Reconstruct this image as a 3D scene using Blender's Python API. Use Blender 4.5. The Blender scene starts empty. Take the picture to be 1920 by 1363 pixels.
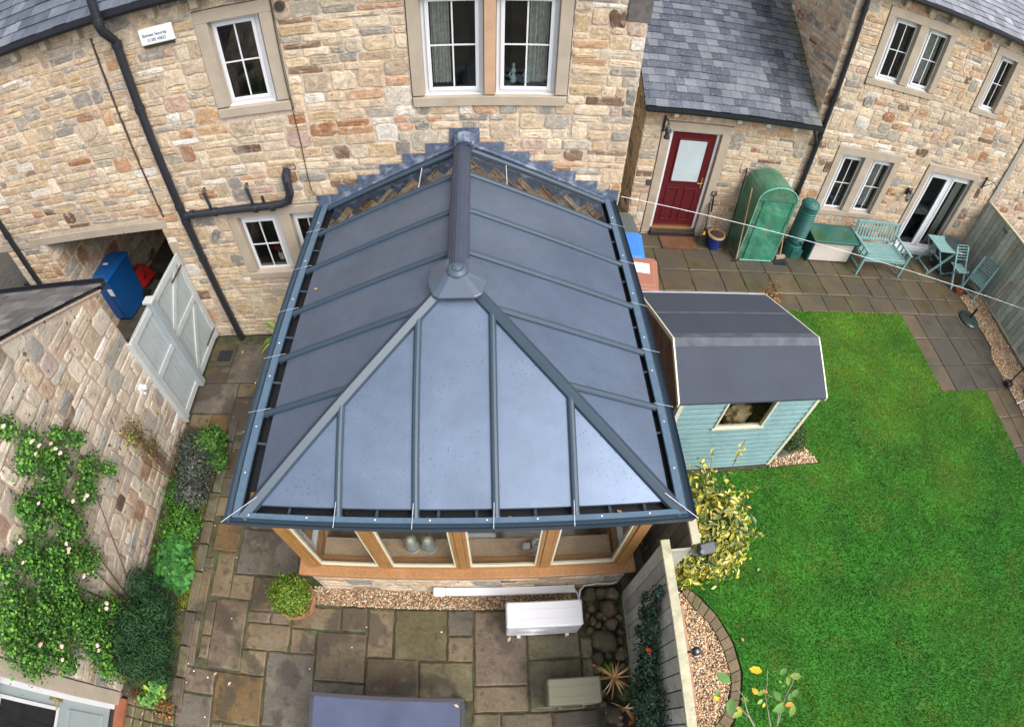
import bpy, math, random
import numpy as np
from mathutils import Vector, Matrix
R = math.radians
sc = bpy.context.scene
C = sc.collection
# ---------------------------------------------------------------- camera (wide drone lens), world, sun, exposure
cd = bpy.data.cameras.new('camera'); cam = bpy.data.objects.new('camera', cd); C.objects.link(cam); sc.camera = cam
cam.matrix_world = Matrix(((0.999132, 0.014845, -0.038919, 0.0), (-0.035719, 0.786033, -0.617152, 0.0), (0.02143, 0.618007, 0.785881, 6.3), (0, 0, 0, 1)))
cd.type = 'PANO'; cd.sensor_fit = 'HORIZONTAL'; cd.sensor_width = 36; cd.sensor_height = 24
cd.panorama_type = 'FISHEYE_LENS_POLYNOMIAL'; cd.fisheye_fov = math.pi
_s = (1920 / 36) / 1014.76
cd.fisheye_polynomial_k0 = 0; cd.fisheye_polynomial_k1 = -_s; cd.fisheye_polynomial_k2 = 0
cd.fisheye_polynomial_k3 = 0.031656 * _s ** 3; cd.fisheye_polynomial_k4 = 0
cd.clip_start = 0.05; cd.clip_end = 1000

SUN = Vector((0.45, -0.45, 0.77)).normalized()
w = bpy.data.worlds.new('World'); sc.world = w; w.use_nodes = True
nt = w.node_tree; bg = nt.nodes['Background']
sky = nt.nodes.new('ShaderNodeTexSky'); sky.sky_type = 'NISHITA'; sky.sun_disc = False
sky.sun_elevation = math.asin(SUN.z); sky.sun_rotation = math.atan2(SUN.x, SUN.y)
sky.air_density = 1.0; sky.dust_density = 4.0; sky.ozone_density = 1.0
hs = nt.nodes.new('ShaderNodeHueSaturation'); hs.inputs['Saturation'].default_value = 0.32
nt.links.new(sky.outputs[0], hs.inputs['Color']); nt.links.new(hs.outputs[0], bg.inputs[0]); bg.inputs[1].default_value = 0.15
sl = bpy.data.lights.new('sun', 'SUN'); sl.energy = 0.75; sl.angle = R(30); sl.color = (1, 0.97, 0.92)
so = bpy.data.objects.new('sun', sl); C.objects.link(so); so.rotation_euler = SUN.to_track_quat('Z', 'Y').to_euler()
sc.view_settings.view_transform = 'Standard'; sc.view_settings.look = 'None'; sc.view_settings.gamma = 1
sc.view_settings.exposure = 1.06
sc.cycles.max_bounces = 8; sc.cycles.transparent_max_bounces = 12

# ---------------------------------------------------------------- helpers
def lin(r, g, b):
    f = lambda c: (c / 255 / 12.92) if c / 255 <= 0.04045 else ((c / 255 + 0.055) / 1.055) ** 2.4
    return (f(r), f(g), f(b))

class B:
    """collects polygons (world coordinates) and links them as one mesh object"""
    def __init__(s): s.v = []; s.f = []; s.c = []
    def add(s, vs, fs, col=(1, 1, 1)):
        o = len(s.v); s.v += [tuple(p) for p in vs]; s.f += [tuple(i + o for i in f) for f in fs]; s.c += [col] * len(vs)
        return s
    def box(s, x0, x1, y0, y1, z0, z1, col=(1, 1, 1)):
        return s.add([(x0, y0, z0), (x1, y0, z0), (x1, y1, z0), (x0, y1, z0), (x0, y0, z1), (x1, y0, z1), (x1, y1, z1), (x0, y1, z1)],
              [(0, 3, 2, 1), (4, 5, 6, 7), (0, 1, 5, 4), (1, 2, 6, 5), (2, 3, 7, 6), (3, 0, 4, 7)], col)
    def cbox(s, x0, x1, y0, y1, z0, z1, b=.01, col=(1, 1, 1)):
        """box with chamfered top and vertical edges"""
        r = [(x0 + b, y0), (x1 - b, y0), (x1, y0 + b), (x1, y1 - b), (x1 - b, y1), (x0 + b, y1), (x0, y1 - b), (x0, y0 + b)]
        r2 = [(max(x0 + b, min(x1 - b, x)), max(y0 + b, min(y1 - b, y))) for x, y in r]
        cx, cy = (x0 + x1) / 2, (y0 + y1) / 2
        v = [(x, y, z0) for x, y in r] + [(x, y, z1 - b) for x, y in r] + [(cx + (x - cx) * (1 - b / max(abs(x1 - x0), .02) * 2), cy + (y - cy) * (1 - b / max(abs(y1 - y0), .02) * 2), z1) for x, y in r]
        f = [tuple(range(7, -1, -1)), tuple(range(16, 24))]
        for k in range(8):
            f += [(k, (k + 1) % 8, 8 + (k + 1) % 8, 8 + k), (8 + k, 8 + (k + 1) % 8, 16 + (k + 1) % 8, 16 + k)]
        return s.add(v, f, col)
    def obox(s, O, X, Y, Z, col=(1, 1, 1)):
        O, X, Y, Z = map(Vector, (O, X, Y, Z))
        v = [O, O + X, O + X + Y, O + Y, O + Z, O + X + Z, O + X + Y + Z, O + Y + Z]
        return s.add(v, [(0, 3, 2, 1), (4, 5, 6, 7), (0, 1, 5, 4), (1, 2, 6, 5), (2, 3, 7, 6), (3, 0, 4, 7)], col)
    def bar(s, a, b, prof, up=(0, 0, 1), col=(1, 1, 1)):
        """extrudes a closed profile of (side, up) pairs from a to b"""
        a, b = Vector(a), Vector(b); d = (b - a).normalized(); up = Vector(up)
        sd = d.cross(up).normalized(); u = sd.cross(d).normalized(); n = len(prof)
        v = [a + sd * p + u * q for p, q in prof] + [b + sd * p + u * q for p, q in prof]
        f = [tuple(range(n)), tuple(range(2 * n - 1, n - 1, -1))] + [(k, k + n, (k + 1) % n + n, (k + 1) % n) for k in range(n)]
        return s.add(v, f, col)
    def stick(s, a, b, w, t=None, up=(0, 0, 1), col=(1, 1, 1)):
        t = t or w; w /= 2; t /= 2
        return s.bar(a, b, [(-w, -t), (w, -t), (w, t), (-w, t)], up, col)
    def tube(s, pts, r, n=8, col=(1, 1, 1), cap=True):
        pts = [Vector(p) for p in pts]; rr = r if isinstance(r, (list, tuple)) else [r] * len(pts); o = []; prev = None
        for i, p in enumerate(pts):
            d = ((pts[min(i + 1, len(pts) - 1)] - pts[max(i - 1, 0)])).normalized()
            if prev is None:
                a = Vector((0, 0, 1)) if abs(d.z) < .9 else Vector((1, 0, 0)); x = d.cross(a).normalized()
            else: x = (prev - d * prev.dot(d)).normalized()
            prev = x; y = d.cross(x)
            o += [p + (x * math.cos(2 * math.pi * k / n) + y * math.sin(2 * math.pi * k / n)) * rr[i] for k in range(n)]
        f = [(i * n + k, i * n + (k + 1) % n, (i + 1) * n + (k + 1) % n, (i + 1) * n + k) for i in range(len(pts) - 1) for k in range(n)]
        if cap: f += [tuple(range(n - 1, -1, -1)), tuple((len(pts) - 1) * n + k for k in range(n))]
        return s.add(o, f, col)
    def lathe(s, c, prof, n=20, col=(1, 1, 1), sx=1, sy=1):
        v = [(c[0] + sx * r * math.cos(2 * math.pi * k / n), c[1] + sy * r * math.sin(2 * math.pi * k / n), c[2] + z) for r, z in prof for k in range(n)]
        f = [(i * n + k, i * n + (k + 1) % n, (i + 1) * n + (k + 1) % n, (i + 1) * n + k) for i in range(len(prof) - 1) for k in range(n)]
        f += [tuple(range(n - 1, -1, -1)), tuple((len(prof) - 1) * n + k for k in range(n))]
        return s.add(v, f, col)
    def quad(s, a, b, c, d, col=(1, 1, 1)): return s.add([a, b, c, d], [(0, 1, 2, 3)], col)
    def poly(s, pts, col=(1, 1, 1)): return s.add(pts, [tuple(range(len(pts)))], col)
    def slab(s, pts, z0, z1, col=(1, 1, 1)):
        n = len(pts)
        return s.add([(x, y, z0) for x, y in pts] + [(x, y, z1) for x, y in pts],
                     [tuple(range(n - 1, -1, -1)), tuple(range(n, 2 * n))] + [(k, (k + 1) % n, n + (k + 1) % n, n + k) for k in range(n)], col)
    def build(s, name, m, parent=None, smooth=False, bevel=0, local=False, base=None):
        off = Vector((0, 0, 0))
        if parent is not None and not local: off = BASE.get(parent.name, off)
        me = bpy.data.meshes.new(name); me.from_pydata([tuple(Vector(p) - off) for p in s.v], [], s.f)
        ca = me.color_attributes.new('Col', 'FLOAT_COLOR', 'POINT')
        ca.data.foreach_set('color', np.array([(*c[:3], 1) for c in s.c], dtype=np.float32).ravel())
        if smooth:
            me.polygons.foreach_set('use_smooth', [True] * len(me.polygons))
        return link(name, me, m, parent, bevel, off, smooth)
BASE = {}
def link(name, me, m, parent=None, bevel=0, off=None, smooth=False):
    o = bpy.data.objects.new(name, me); C.objects.link(o)
    if m is not None: me.materials.append(m)
    if parent is not None: o.parent = parent; BASE[o.name] = off if off is not None else Vector((0, 0, 0))
    if bevel:
        b = o.modifiers.new('bevel', 'BEVEL'); b.width = bevel; b.segments = 2; b.limit_method = 'ANGLE'; b.angle_limit = R(35)
    return o
def tag(o, label=None, cat=None, group=None, kind=None):
    if label: o['label'] = label
    if cat: o['category'] = cat
    if group: o['group'] = group
    if kind: o['kind'] = kind
    return o
def thing(name, label, cat, loc=(0, 0, 0), rz=0, group=None):
    o = bpy.data.objects.new(name, None); C.objects.link(o); o.location = loc; o.rotation_euler = (0, 0, rz); o.empty_display_size = .1
    BASE[o.name] = Vector(loc)
    return tag(o, label, cat, group)
def copy_tree(o, parent=None):
    c = o.copy(); C.objects.link(c)
    if parent: c.parent = parent
    for ch in list(o.children): copy_tree(ch, c)
    return c
def np_mesh(name, V, F, cols, m, parent=None, smooth=False):
    off = np.array(BASE[parent.name] if parent is not None and parent.name in BASE else (0, 0, 0))
    V = V - off
    me = bpy.data.meshes.new(name); k = F.shape[1]
    me.vertices.add(len(V)); me.vertices.foreach_set('co', V.astype(np.float32).ravel())
    me.loops.add(F.size); me.loops.foreach_set('vertex_index', F.astype(np.int32).ravel())
    me.polygons.add(len(F)); me.polygons.foreach_set('loop_start', (np.arange(len(F)) * k).astype(np.int32))
    if smooth: me.polygons.foreach_set('use_smooth', np.ones(len(F), dtype=bool))
    me.update(calc_edges=True); me.validate()
    ca = me.color_attributes.new('Col', 'FLOAT_COLOR', 'POINT')
    ca.data.foreach_set('color', np.concatenate([cols, np.ones((len(cols), 1))], 1).astype(np.float32).ravel())
    return link(name, me, m, parent, 0, Vector(off))

# ---------------------------------------------------------------- materials
def mat(name, base=(.5, .5, .5), rough=.6, metal=0, spec=.5, var=.12, vs=6, fine=.0, fs=60, bump=0, bs=40, attr=False,
        spots=None, wave=None, trans=0, coat=0, tint=False, rv=0):
    m = bpy.data.materials.new(name); m.use_nodes = True; n = m.node_tree; L = n.links.new; N = n.nodes.new
    p = n.nodes['Principled BSDF']; p.inputs['Roughness'].default_value = rough; p.inputs['Metallic'].default_value = metal
    p.inputs['Specular IOR Level'].default_value = spec; p.inputs['Coat Weight'].default_value = coat
    if trans: p.inputs['Transmission Weight'].default_value = trans
    tc = N('ShaderNodeTexCoord')
    def noise(s, det=4, vec=None):
        t = N('ShaderNodeTexNoise'); t.inputs['Scale'].default_value = s; t.inputs['Detail'].default_value = det
        L(vec or tc.outputs['Object'], t.inputs['Vector']); return t.outputs['Fac']
    def mr(x, a, b, c, d):
        t = N('ShaderNodeMapRange'); L(x, t.inputs[0])
        for i, q in enumerate((a, b, c, d)): t.inputs[i + 1].default_value = q
        return t.outputs[0]
    def vmul(col, fac):
        t = N('ShaderNodeVectorMath'); t.operation = 'SCALE'; L(col, t.inputs[0]); L(fac, t.inputs['Scale']); return t.outputs[0]
    if attr: a = N('ShaderNodeAttribute'); a.attribute_name = 'Col'; col = a.outputs['Color']
    else: a = N('ShaderNodeRGB'); a.outputs[0].default_value = (*base, 1); col = a.outputs[0]
    if tint:
        at = N('ShaderNodeAttribute'); at.attribute_name = 'Col'; col = vmul(col, at.outputs['Fac'])
    if var: col = vmul(col, mr(noise(vs), .3, .7, 1 - var, 1 + var))
    if fine: col = vmul(col, mr(noise(fs, 3), .3, .7, 1 - fine, 1 + fine))
    hb = None
    for sp in (spots or []):      # (colour, scale, threshold, softness, strength)
        t = N('ShaderNodeMix'); t.data_type = 'RGBA'
        k = mr(noise(sp[1], 6), sp[2], sp[2] + sp[3], 0, sp[4]); L(k, t.inputs[0]); L(col, t.inputs[6]); t.inputs[7].default_value = (*sp[0], 1); col = t.outputs[2]
    if wave:                       # (axis, scale, depth): grooves
        wv = N('ShaderNodeTexWave'); wv.wave_profile = 'SAW' if len(wave) > 3 else 'SIN'; wv.bands_direction = wave[0]; wv.inputs['Scale'].default_value = wave[1]; wv.inputs['Distortion'].default_value = .0
        L(tc.outputs['Object'], wv.inputs['Vector']); hb = mr(wv.outputs['Fac'], .0, .12, 0, 1)
        col = vmul(col, mr(wv.outputs['Fac'], .0, .1, 1 - wave[2], 1))
    L(col, p.inputs['Base Color'])
    if rv: L(mr(noise(1.3, 4), .4, .6, rough - rv, rough + rv), p.inputs['Roughness'])
    if bump or hb is not None:
        bm = N('ShaderNodeBump'); bm.inputs['Strength'].default_value = bump or .3; bm.inputs['Distance'].default_value = .01
        h = noise(bs, 5)
        if hb is not None:
            ad = N('ShaderNodeMath'); L(h, ad.inputs[0]); L(hb, ad.inputs[1]); h = ad.outputs[0]
        L(h, bm.inputs['Height']); L(bm.outputs[0], p.inputs['Normal'])
    return m
def glass(name, tint=(.9, .95, .95), refl=.9, rough=.01, body=0, bodycol=(.1, .1, .1), ior=1.5):
    m = bpy.data.materials.new(name); m.use_nodes = True; n = m.node_tree; N = n.nodes.new; L = n.links.new
    n.nodes.remove(n.nodes['Principled BSDF']); out = n.nodes['Material Output']
    tr = N('ShaderNodeBsdfTransparent'); tr.inputs[0].default_value = (*tint, 1); g = N('ShaderNodeBsdfGlossy'); g.inputs['Roughness'].default_value = rough
    fr = N('ShaderNodeFresnel'); fr.inputs['IOR'].default_value = ior; mx = N('ShaderNodeMixShader'); mm = N('ShaderNodeMath'); mm.operation = 'MULTIPLY'; mm.inputs[1].default_value = refl
    L(fr.outputs[0], mm.inputs[0]); L(mm.outputs[0], mx.inputs[0])
    src = tr.outputs[0]
    if body:
        df = N('ShaderNodeBsdfDiffuse'); df.inputs[0].default_value = (*bodycol, 1); m2 = N('ShaderNodeMixShader'); m2.inputs[0].default_value = body
        L(tr.outputs[0], m2.inputs[1]); L(df.outputs[0], m2.inputs[2]); src = m2.outputs[0]
    L(src, mx.inputs[1]); L(g.outputs[0], mx.inputs[2]); L(mx.outputs[0], out.inputs[0]); return m
def roof_panel_mat():
    m = mat('wet_roof_panel', (.128, .166, .235), rough=.46, metal=.55, spec=.5, var=.12, vs=1.6, fine=.05, fs=9)
    n = m.node_tree; N = n.nodes.new; L = n.links.new; p = n.nodes['Principled BSDF']
    tc = N('ShaderNodeTexCoord')
    v = N('ShaderNodeTexVoronoi'); v.inputs['Scale'].default_value = 52; v.inputs['Randomness'].default_value = 1; L(tc.outputs['Object'], v.inputs['Vector'])
    big = N('ShaderNodeTexNoise'); big.inputs['Scale'].default_value = 1.7; L(tc.outputs['Object'], big.inputs['Vector'])
    sep = N('ShaderNodeSeparateColor'); L(v.outputs['Color'], sep.inputs[0])
    # droplet only in some cells, radius differs
    r = N('ShaderNodeMath'); r.operation = 'MULTIPLY'; L(sep.outputs[0], r.inputs[0]); r.inputs[1].default_value = .46
    r2 = N('ShaderNodeMath'); r2.operation = 'MULTIPLY'; L(r.outputs[0], r2.inputs[0]); L(big.outputs['Fac'], r2.inputs[1])
    lt = N('ShaderNodeMath'); lt.operation = 'SUBTRACT'; L(r2.outputs[0], lt.inputs[0]); L(v.outputs['Distance'], lt.inputs[1])
    mx = N('ShaderNodeMapRange'); L(lt.outputs[0], mx.inputs[0]); mx.inputs[1].default_value = -.1; mx.inputs[2].default_value = .12
    bp = N('ShaderNodeBump'); bp.inputs['Strength'].default_value = .22; bp.inputs['Distance'].default_value = .006; L(mx.outputs[0], bp.inputs['Height']); L(bp.outputs[0], p.inputs['Normal'])
    rr = N('ShaderNodeMapRange'); L(mx.outputs[0], rr.inputs[0]); rr.inputs[3].default_value = .43; rr.inputs[4].default_value = .30
    L(rr.outputs[0], p.inputs['Roughness'])
    cm = N('ShaderNodeMapRange'); L(mx.outputs[0], cm.inputs[0]); cm.inputs[1].default_value = .30; cm.inputs[2].default_value = .7; cm.inputs[3].default_value = 1.0; cm.inputs[4].default_value = .45
    old = p.inputs['Base Color'].links[0].from_socket; sm = N('ShaderNodeVectorMath'); sm.operation = 'SCALE'; L(old, sm.inputs[0]); L(cm.outputs[0], sm.inputs['Scale']); L(sm.outputs[0], p.inputs['Base Color'])
    return m
DARK = lin(60, 50, 42)
M = {}
M['stone'] = mat('rubble_stone', attr=True, rough=.92, spec=.2, var=.15, vs=9, fine=.20, fs=38, bump=.6, bs=26,
                 spots=[((.66, .56, .46), 11, .54, .10, .45), ((.30, .245, .20), 8, .57, .09, .40), ((.34, .16, .06), 9, .635, .06, .5), ((.05, .035, .03), 22, .65, .04, .6), ((.34, .30, .25), 2.6, .54, .14, .40)])
M['stone2'] = mat('weathered_stone', attr=True, rough=.92, spec=.2, var=.20, vs=5, fine=.18, fs=50, bump=.7, bs=20,
                 spots=[((.58, .50, .41), 10, .58, .08, .4), ((.26, .22, .20), 5, .56, .10, .5), ((.04, .035, .03), 11, .655, .03, .8), ((.25, .22, .16), 2.5, .55, .12, .45)])
M['sand'] = mat('dressed_sandstone', (.385, .325, .255), rough=.9, spec=.2, var=.10, vs=4, fine=.08, fs=90, bump=.18, bs=90, spots=[((.33, .25, .17), 2.5, .6, .15, .35)])
M['mullion'] = mat('mullion_sandstone', (.47, .31, .20), rough=.9, spec=.2, var=.12, vs=4, fine=.08, fs=90, bump=.18, bs=90)
M['slate'] = mat('roof_slate', attr=True, rough=.55, spec=.5, var=.2, vs=5, fine=.14, fs=80, bump=.3, bs=40, spots=[((.22, .23, .22), 35, .64, .04, .5)])
M['slatemoss'] = mat('mossy_roof_slate', attr=True, rough=.6, spec=.45, var=.16, vs=3, fine=.18, fs=80, bump=.35, bs=40, spots=[((.26, .26, .25), 26, .60, .04, .5)])
M['upvc'] = mat('white_plastic', (.66, .67, .70), rough=.3, var=.02)
M['black'] = mat('black_plastic', (.018, .020, .026), rough=.35, var=.1)
M['lead'] = mat('lead_flashing', (.105, .135, .20), rough=.45, metal=.25, var=.3, vs=14, fine=.2, fs=50, bump=.4, bs=30, spots=[((.42, .47, .54), 9, .54, .12, .5)])
M['bar'] = mat('blue_grey_aluminium', (.029, .051, .076), rough=.48, spec=.6, var=.05)
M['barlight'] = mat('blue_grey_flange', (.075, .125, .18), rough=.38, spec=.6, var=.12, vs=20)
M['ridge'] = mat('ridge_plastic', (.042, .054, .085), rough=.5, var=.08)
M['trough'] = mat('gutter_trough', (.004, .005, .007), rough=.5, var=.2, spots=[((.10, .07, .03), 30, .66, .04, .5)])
M['panel'] = roof_panel_mat()
M['oak'] = mat('oak_effect_frame', (.31, .155, .050), rough=.45, var=.14, vs=5, fine=.14, fs=35, bump=.1)
M['oaksill'] = mat('oak_effect_sill', (.345, .175, .072), rough=.45, var=.12, vs=4, fine=.16, fs=30, bump=.1)
M['oakin'] = mat('oak_effect_inside', (.46, .31, .20), rough=.5, var=.1, fine=.05)
M['glass'] = glass('window_glass', ior=1.9); M['glassroof'] = glass('roof_glass', (.60, .64, .66), 1.0, .015, ior=4.0)
M['glassc'] = glass('clear_glass', (.93, .95, .93), .5)
M['dark'] = mat('shade_black', (.03, .03, .032), rough=.9, var=.3)  # near-black colour standing in for shade in rooms, gaps and the vent
M['curtain'] = mat('curtain', (.70, .69, .64), rough=.9, var=.2, vs=20, wave=('X', 14, .35))
M['teal'] = mat('teal_paint', (.20, .385, .37), rough=.55, var=.06, fine=.05)
M['cream'] = mat('cream_trim', (.62, .60, .46), rough=.6, var=.05)
M['wood'] = mat('bare_wood', (.33, .22, .12), rough=.8, var=.2, fine=.15)
M['green'] = mat('green_plastic', (.020, .115, .10), rough=.4, var=.06)
M['bluebin'] = mat('blue_bin_plastic', (.008, .085, .30), rough=.42, var=.06)
M['metal'] = mat('dull_metal', (.3, .3, .32), rough=.35, metal=.8, var=.1)
M['brass'] = mat('brass', (.55, .40, .14), rough=.3, metal=.8, var=.05)
M['leaf'] = mat('leaf', attr=True, rough=.5, spec=.4, var=.25, vs=30)
M['stem'] = mat('stem', (.10, .065, .035), rough=.8, var=.2)
M['grass'] = mat('grass_blade', attr=True, rough=.7, spec=.2, var=.18, vs=1.5)
M['pebble'] = mat('pebbles', attr=True, rough=.6, spec=.4, var=.1, vs=40)
M['flag'] = mat('wet_flagstone', attr=True, rough=.5, spec=.5, var=.24, vs=3.2, fine=.18, fs=26, bump=.35, bs=16, rv=.22,
                spots=[((.052, .040, .030), 1.5, .54, .035, .70), ((.10, .095, .035), 2.3, .56, .12, .5), ((.20, .165, .115), 4, .57, .10, .5), ((.045, .040, .026), 9, .58, .06, .6), ((.085, .075, .02), 6, .62, .06, .5)])
M['flag2'] = mat('mossy_flagstone', attr=True, rough=.6, spec=.45, var=.22, vs=2.6, fine=.16, fs=40, bump=.3, bs=20, rv=.15,
                spots=[((.055, .048, .036), 1.3, .47, .10, .78), ((.12, .115, .05), 2.1, .57, .12, .35), ((.40, .35, .26), 30, .68, .04, .5)])
# ---------------------------------------------------------------- masonry, slates
BUFF = [(214, 188, 154), (222, 198, 166), (204, 176, 142), (228, 206, 174), (194, 172, 144), (218, 190, 152), (212, 194, 166), (206, 176, 134)]
GREY = [(178, 168, 150), (166, 158, 146), (184, 174, 156), (152, 146, 136)]
ORNG = [(196, 150, 108), (172, 120, 78), (206, 164, 122), (204, 160, 124)]
BRWN = [(134, 104, 80), (118, 90, 72), (148, 118, 92)]
PALE = [(226, 214, 198), (232, 224, 212)]
PINK = [(204, 168, 146), (196, 166, 150)]
MORTAR = (.50, .405, .315)
def stone_col(rnd, dull=0.0):
    k = rnd.random()
    pal = BUFF if k < .70 else GREY if k < .835 else ORNG if k < .905 else BRWN if k < .94 else PALE if k < .97 else PINK
    c = lin(*rnd.choice(pal)); q = rnd.uniform(.90, 1.06)
    g = sum(c) / 3; c = (c[0], c[1], c[2] * .99)
    q *= .80; return tuple((x * (1 - dull) + g * dull * .92) * q for x in c)
def stone_wall(mb, O, U, V, N, w, h, holes=(), top=None, seed=1, rows=(.062, .140), wid=(.14, .46), dull=.14, mortar=MORTAR, prot=.011, joint=.010):
    rnd = random.Random(seed); O, U, V, N = map(Vector, (O, U, V, N))
    T = (lambda u: top(u)) if top else (lambda u: h)
    P = lambda u, v, n=0: O + U * u + V * min(v, T(u)) + N * n
    us = sorted({0, w} | {x for q in holes for x in q[:2] if 0 < x < w}); vs = sorted({0, h} | {x for q in holes for x in q[2:] if 0 < x < h})
    if top: us = sorted(set(us) | {w * k / 40 for k in range(41)})
    for i in range(len(us) - 1):
        for j in range(len(vs) - 1):
            cu, cv = (us[i] + us[i + 1]) / 2, (vs[j] + vs[j + 1]) / 2
            if any(a < cu < b and c < cv < d for a, b, c, d in holes): continue
            mb.quad(P(us[i], vs[j]), P(us[i + 1], vs[j]), P(us[i + 1], vs[j + 1]), P(us[i], vs[j + 1]), mortar)
    R_ = []; v = 0
    while v < h: e = min(h, v + rnd.uniform(*rows)); e = h if h - e < .035 else e; R_.append((v, e)); v = e
    taken = [[] for _ in R_]
    for i, (v0, v1) in enumerate(R_):
        blocked = list(taken[i])
        for a, b, c, d in holes:
            if min(d, v1) - max(c, v0) > .3 * (v1 - v0): blocked.append((a, b))
        blocked.sort(); free = []; u = 0
        for a, b in blocked:
            if a > u + .02: free.append((u, a))
            u = max(u, b)
        if u < w - .02: free.append((u, w))
        for a, b in free:
            u = a
            while u < b - .01:
                L = rnd.uniform(*wid) * (1.0 if v1 - v0 > .08 else 1.15)
                if b - (u + L) < wid[0] * .8: L = b - u
                if L > wid[1] * 1.5: L = L / 2
                e = u + L; vt = v1
                if i + 1 < len(R_) and L < .34 and rnd.random() < .38 and not any(min(t, e) - max(s, u) > .01 for s, t in taken[i + 1]):
                    nv = R_[i + 1][1]
                    if not any(min(q[1], e) - max(q[0], u) > 0 and min(q[3], nv) - max(q[2], v1) > 0 for q in holes):
                        vt = nv; taken[i + 1].append((u, e))
                if not top or (T(u) > v0 + .04 and T(e) > v0 + .04):
                    one_stone(mb, P, u + joint * rnd.uniform(.3, 1), e - joint * rnd.uniform(.3, 1), v0 + joint * rnd.uniform(.3, .9), vt - joint * rnd.uniform(.3, .9), rnd, stone_col(rnd, dull), prot)
                u = e
def one_stone(mb, P, u0, u1, v0, v1, rnd, col, prot):
    w, h = u1 - u0, v1 - v0
    if w < .02 or h < .02: return
    r = min(w, h) * rnd.uniform(.12, .36); j = min(w, h) * .07
    pts = []
    for cx, cy, a0 in ((u1 - r, v0 + r, -90), (u1 - r, v1 - r, 0), (u0 + r, v1 - r, 90), (u0 + r, v0 + r, 180)):
        for k in range(3):
            a = R(a0 + 45 * k); pts.append((cx + r * math.cos(a) + rnd.uniform(-j, j), cy + r * math.sin(a) + rnd.uniform(-j, j)))
        if a0 in (0, 180) and w > .12: pts.append(((u0 + u1) / 2 + rnd.uniform(-.03, .03), (v1 if a0 == 0 else v0) + rnd.uniform(-j, j)))
    n = len(pts); cu, cv = (u0 + u1) / 2, (v0 + v1) / 2; p0 = prot * rnd.uniform(.5, 1.3)
    tu, tv = rnd.uniform(-.03, .03), rnd.uniform(-.06, .06)
    ring = lambda s, d: [P(cu + (a - cu) * s, cv + (b - cv) * s, d + tu * (a - cu) * s + tv * (b - cv) * s + (rnd.uniform(-.002, .002) if d > 0 else 0)) for a, b in pts]
    bi = .008 / (min(w, h) / 2)
    v = ring(1, -.002) + ring(1 - bi * .5, p0 * .75) + ring(max(.4, 1 - bi * 1.6), p0) + ring(.42, p0 + rnd.uniform(-.003, .006)) + [P(cu, cv, p0 + rnd.uniform(-.003, .006))]
    f = [(q * n + k, q * n + (k + 1) % n, (q + 1) * n + (k + 1) % n, (q + 1) * n + k) for q in range(3) for k in range(n)] + [(3 * n + k, 3 * n + (k + 1) % n, 4 * n) for k in range(n)]
    q_ = rnd.uniform(.88, 1.10); c2 = tuple(x * q_ for x in col)
    o = len(mb.v); mb.v += v; mb.f += [tuple(i + o for i in q) for q in f]; mb.c += [col] * (3 * n) + [c2] * (n + 1)
def slates(mb, O, U, S, N, w, L, gauge=.19, wid=(.2, .3), seed=1, cols=((78, 84, 96), (92, 98, 110), (66, 72, 84), (104, 108, 116)), tone=(.84, 1.14), cf=None):
    rnd = random.Random(seed); O, U, S, N = map(Vector, (O, U, S, N)); s = -.03; i = 0
    mb.quad(O - N * .03, O + U * w - N * .03, O + U * w + S * L - N * .03, O + S * L - N * .03, lin(40, 42, 48))
    while s < L:
        u = -(.5 * wid[0] if i % 2 else 0)
        while u < w:
            e = u + rnd.uniform(*wid); a, b = max(u, 0) + .002, min(e, w) - .002
            if b - a > .02:
                t = rnd.uniform(.008, .016); l = gauge * 1.15; j = rnd.uniform(-.008, .008); c = lin(*rnd.choice(cols)); q_ = rnd.uniform(*tone); c = tuple(x * q_ for x in c)
                if cf: c = cf(c, (a + b) / 2, s, rnd)
                a0 = O + U * a + S * (s + j); b0 = O + U * b + S * (s + j); a1 = O + U * a + S * min(L, s + l); b1 = O + U * b + S * min(L, s + l)
                mb.add([a0 - N * .012, b0 - N * .012, b0 + N * t, a0 + N * t, b1 - N * .006, a1 - N * .006], [(0, 1, 2, 3), (3, 2, 4, 5), (1, 4, 2), (0, 3, 5)], c)
            u = e
        s += gauge; i += 1
X_, Y_, Z_ = (1, 0, 0), (0, 1, 0), (0, 0, 1)

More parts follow.
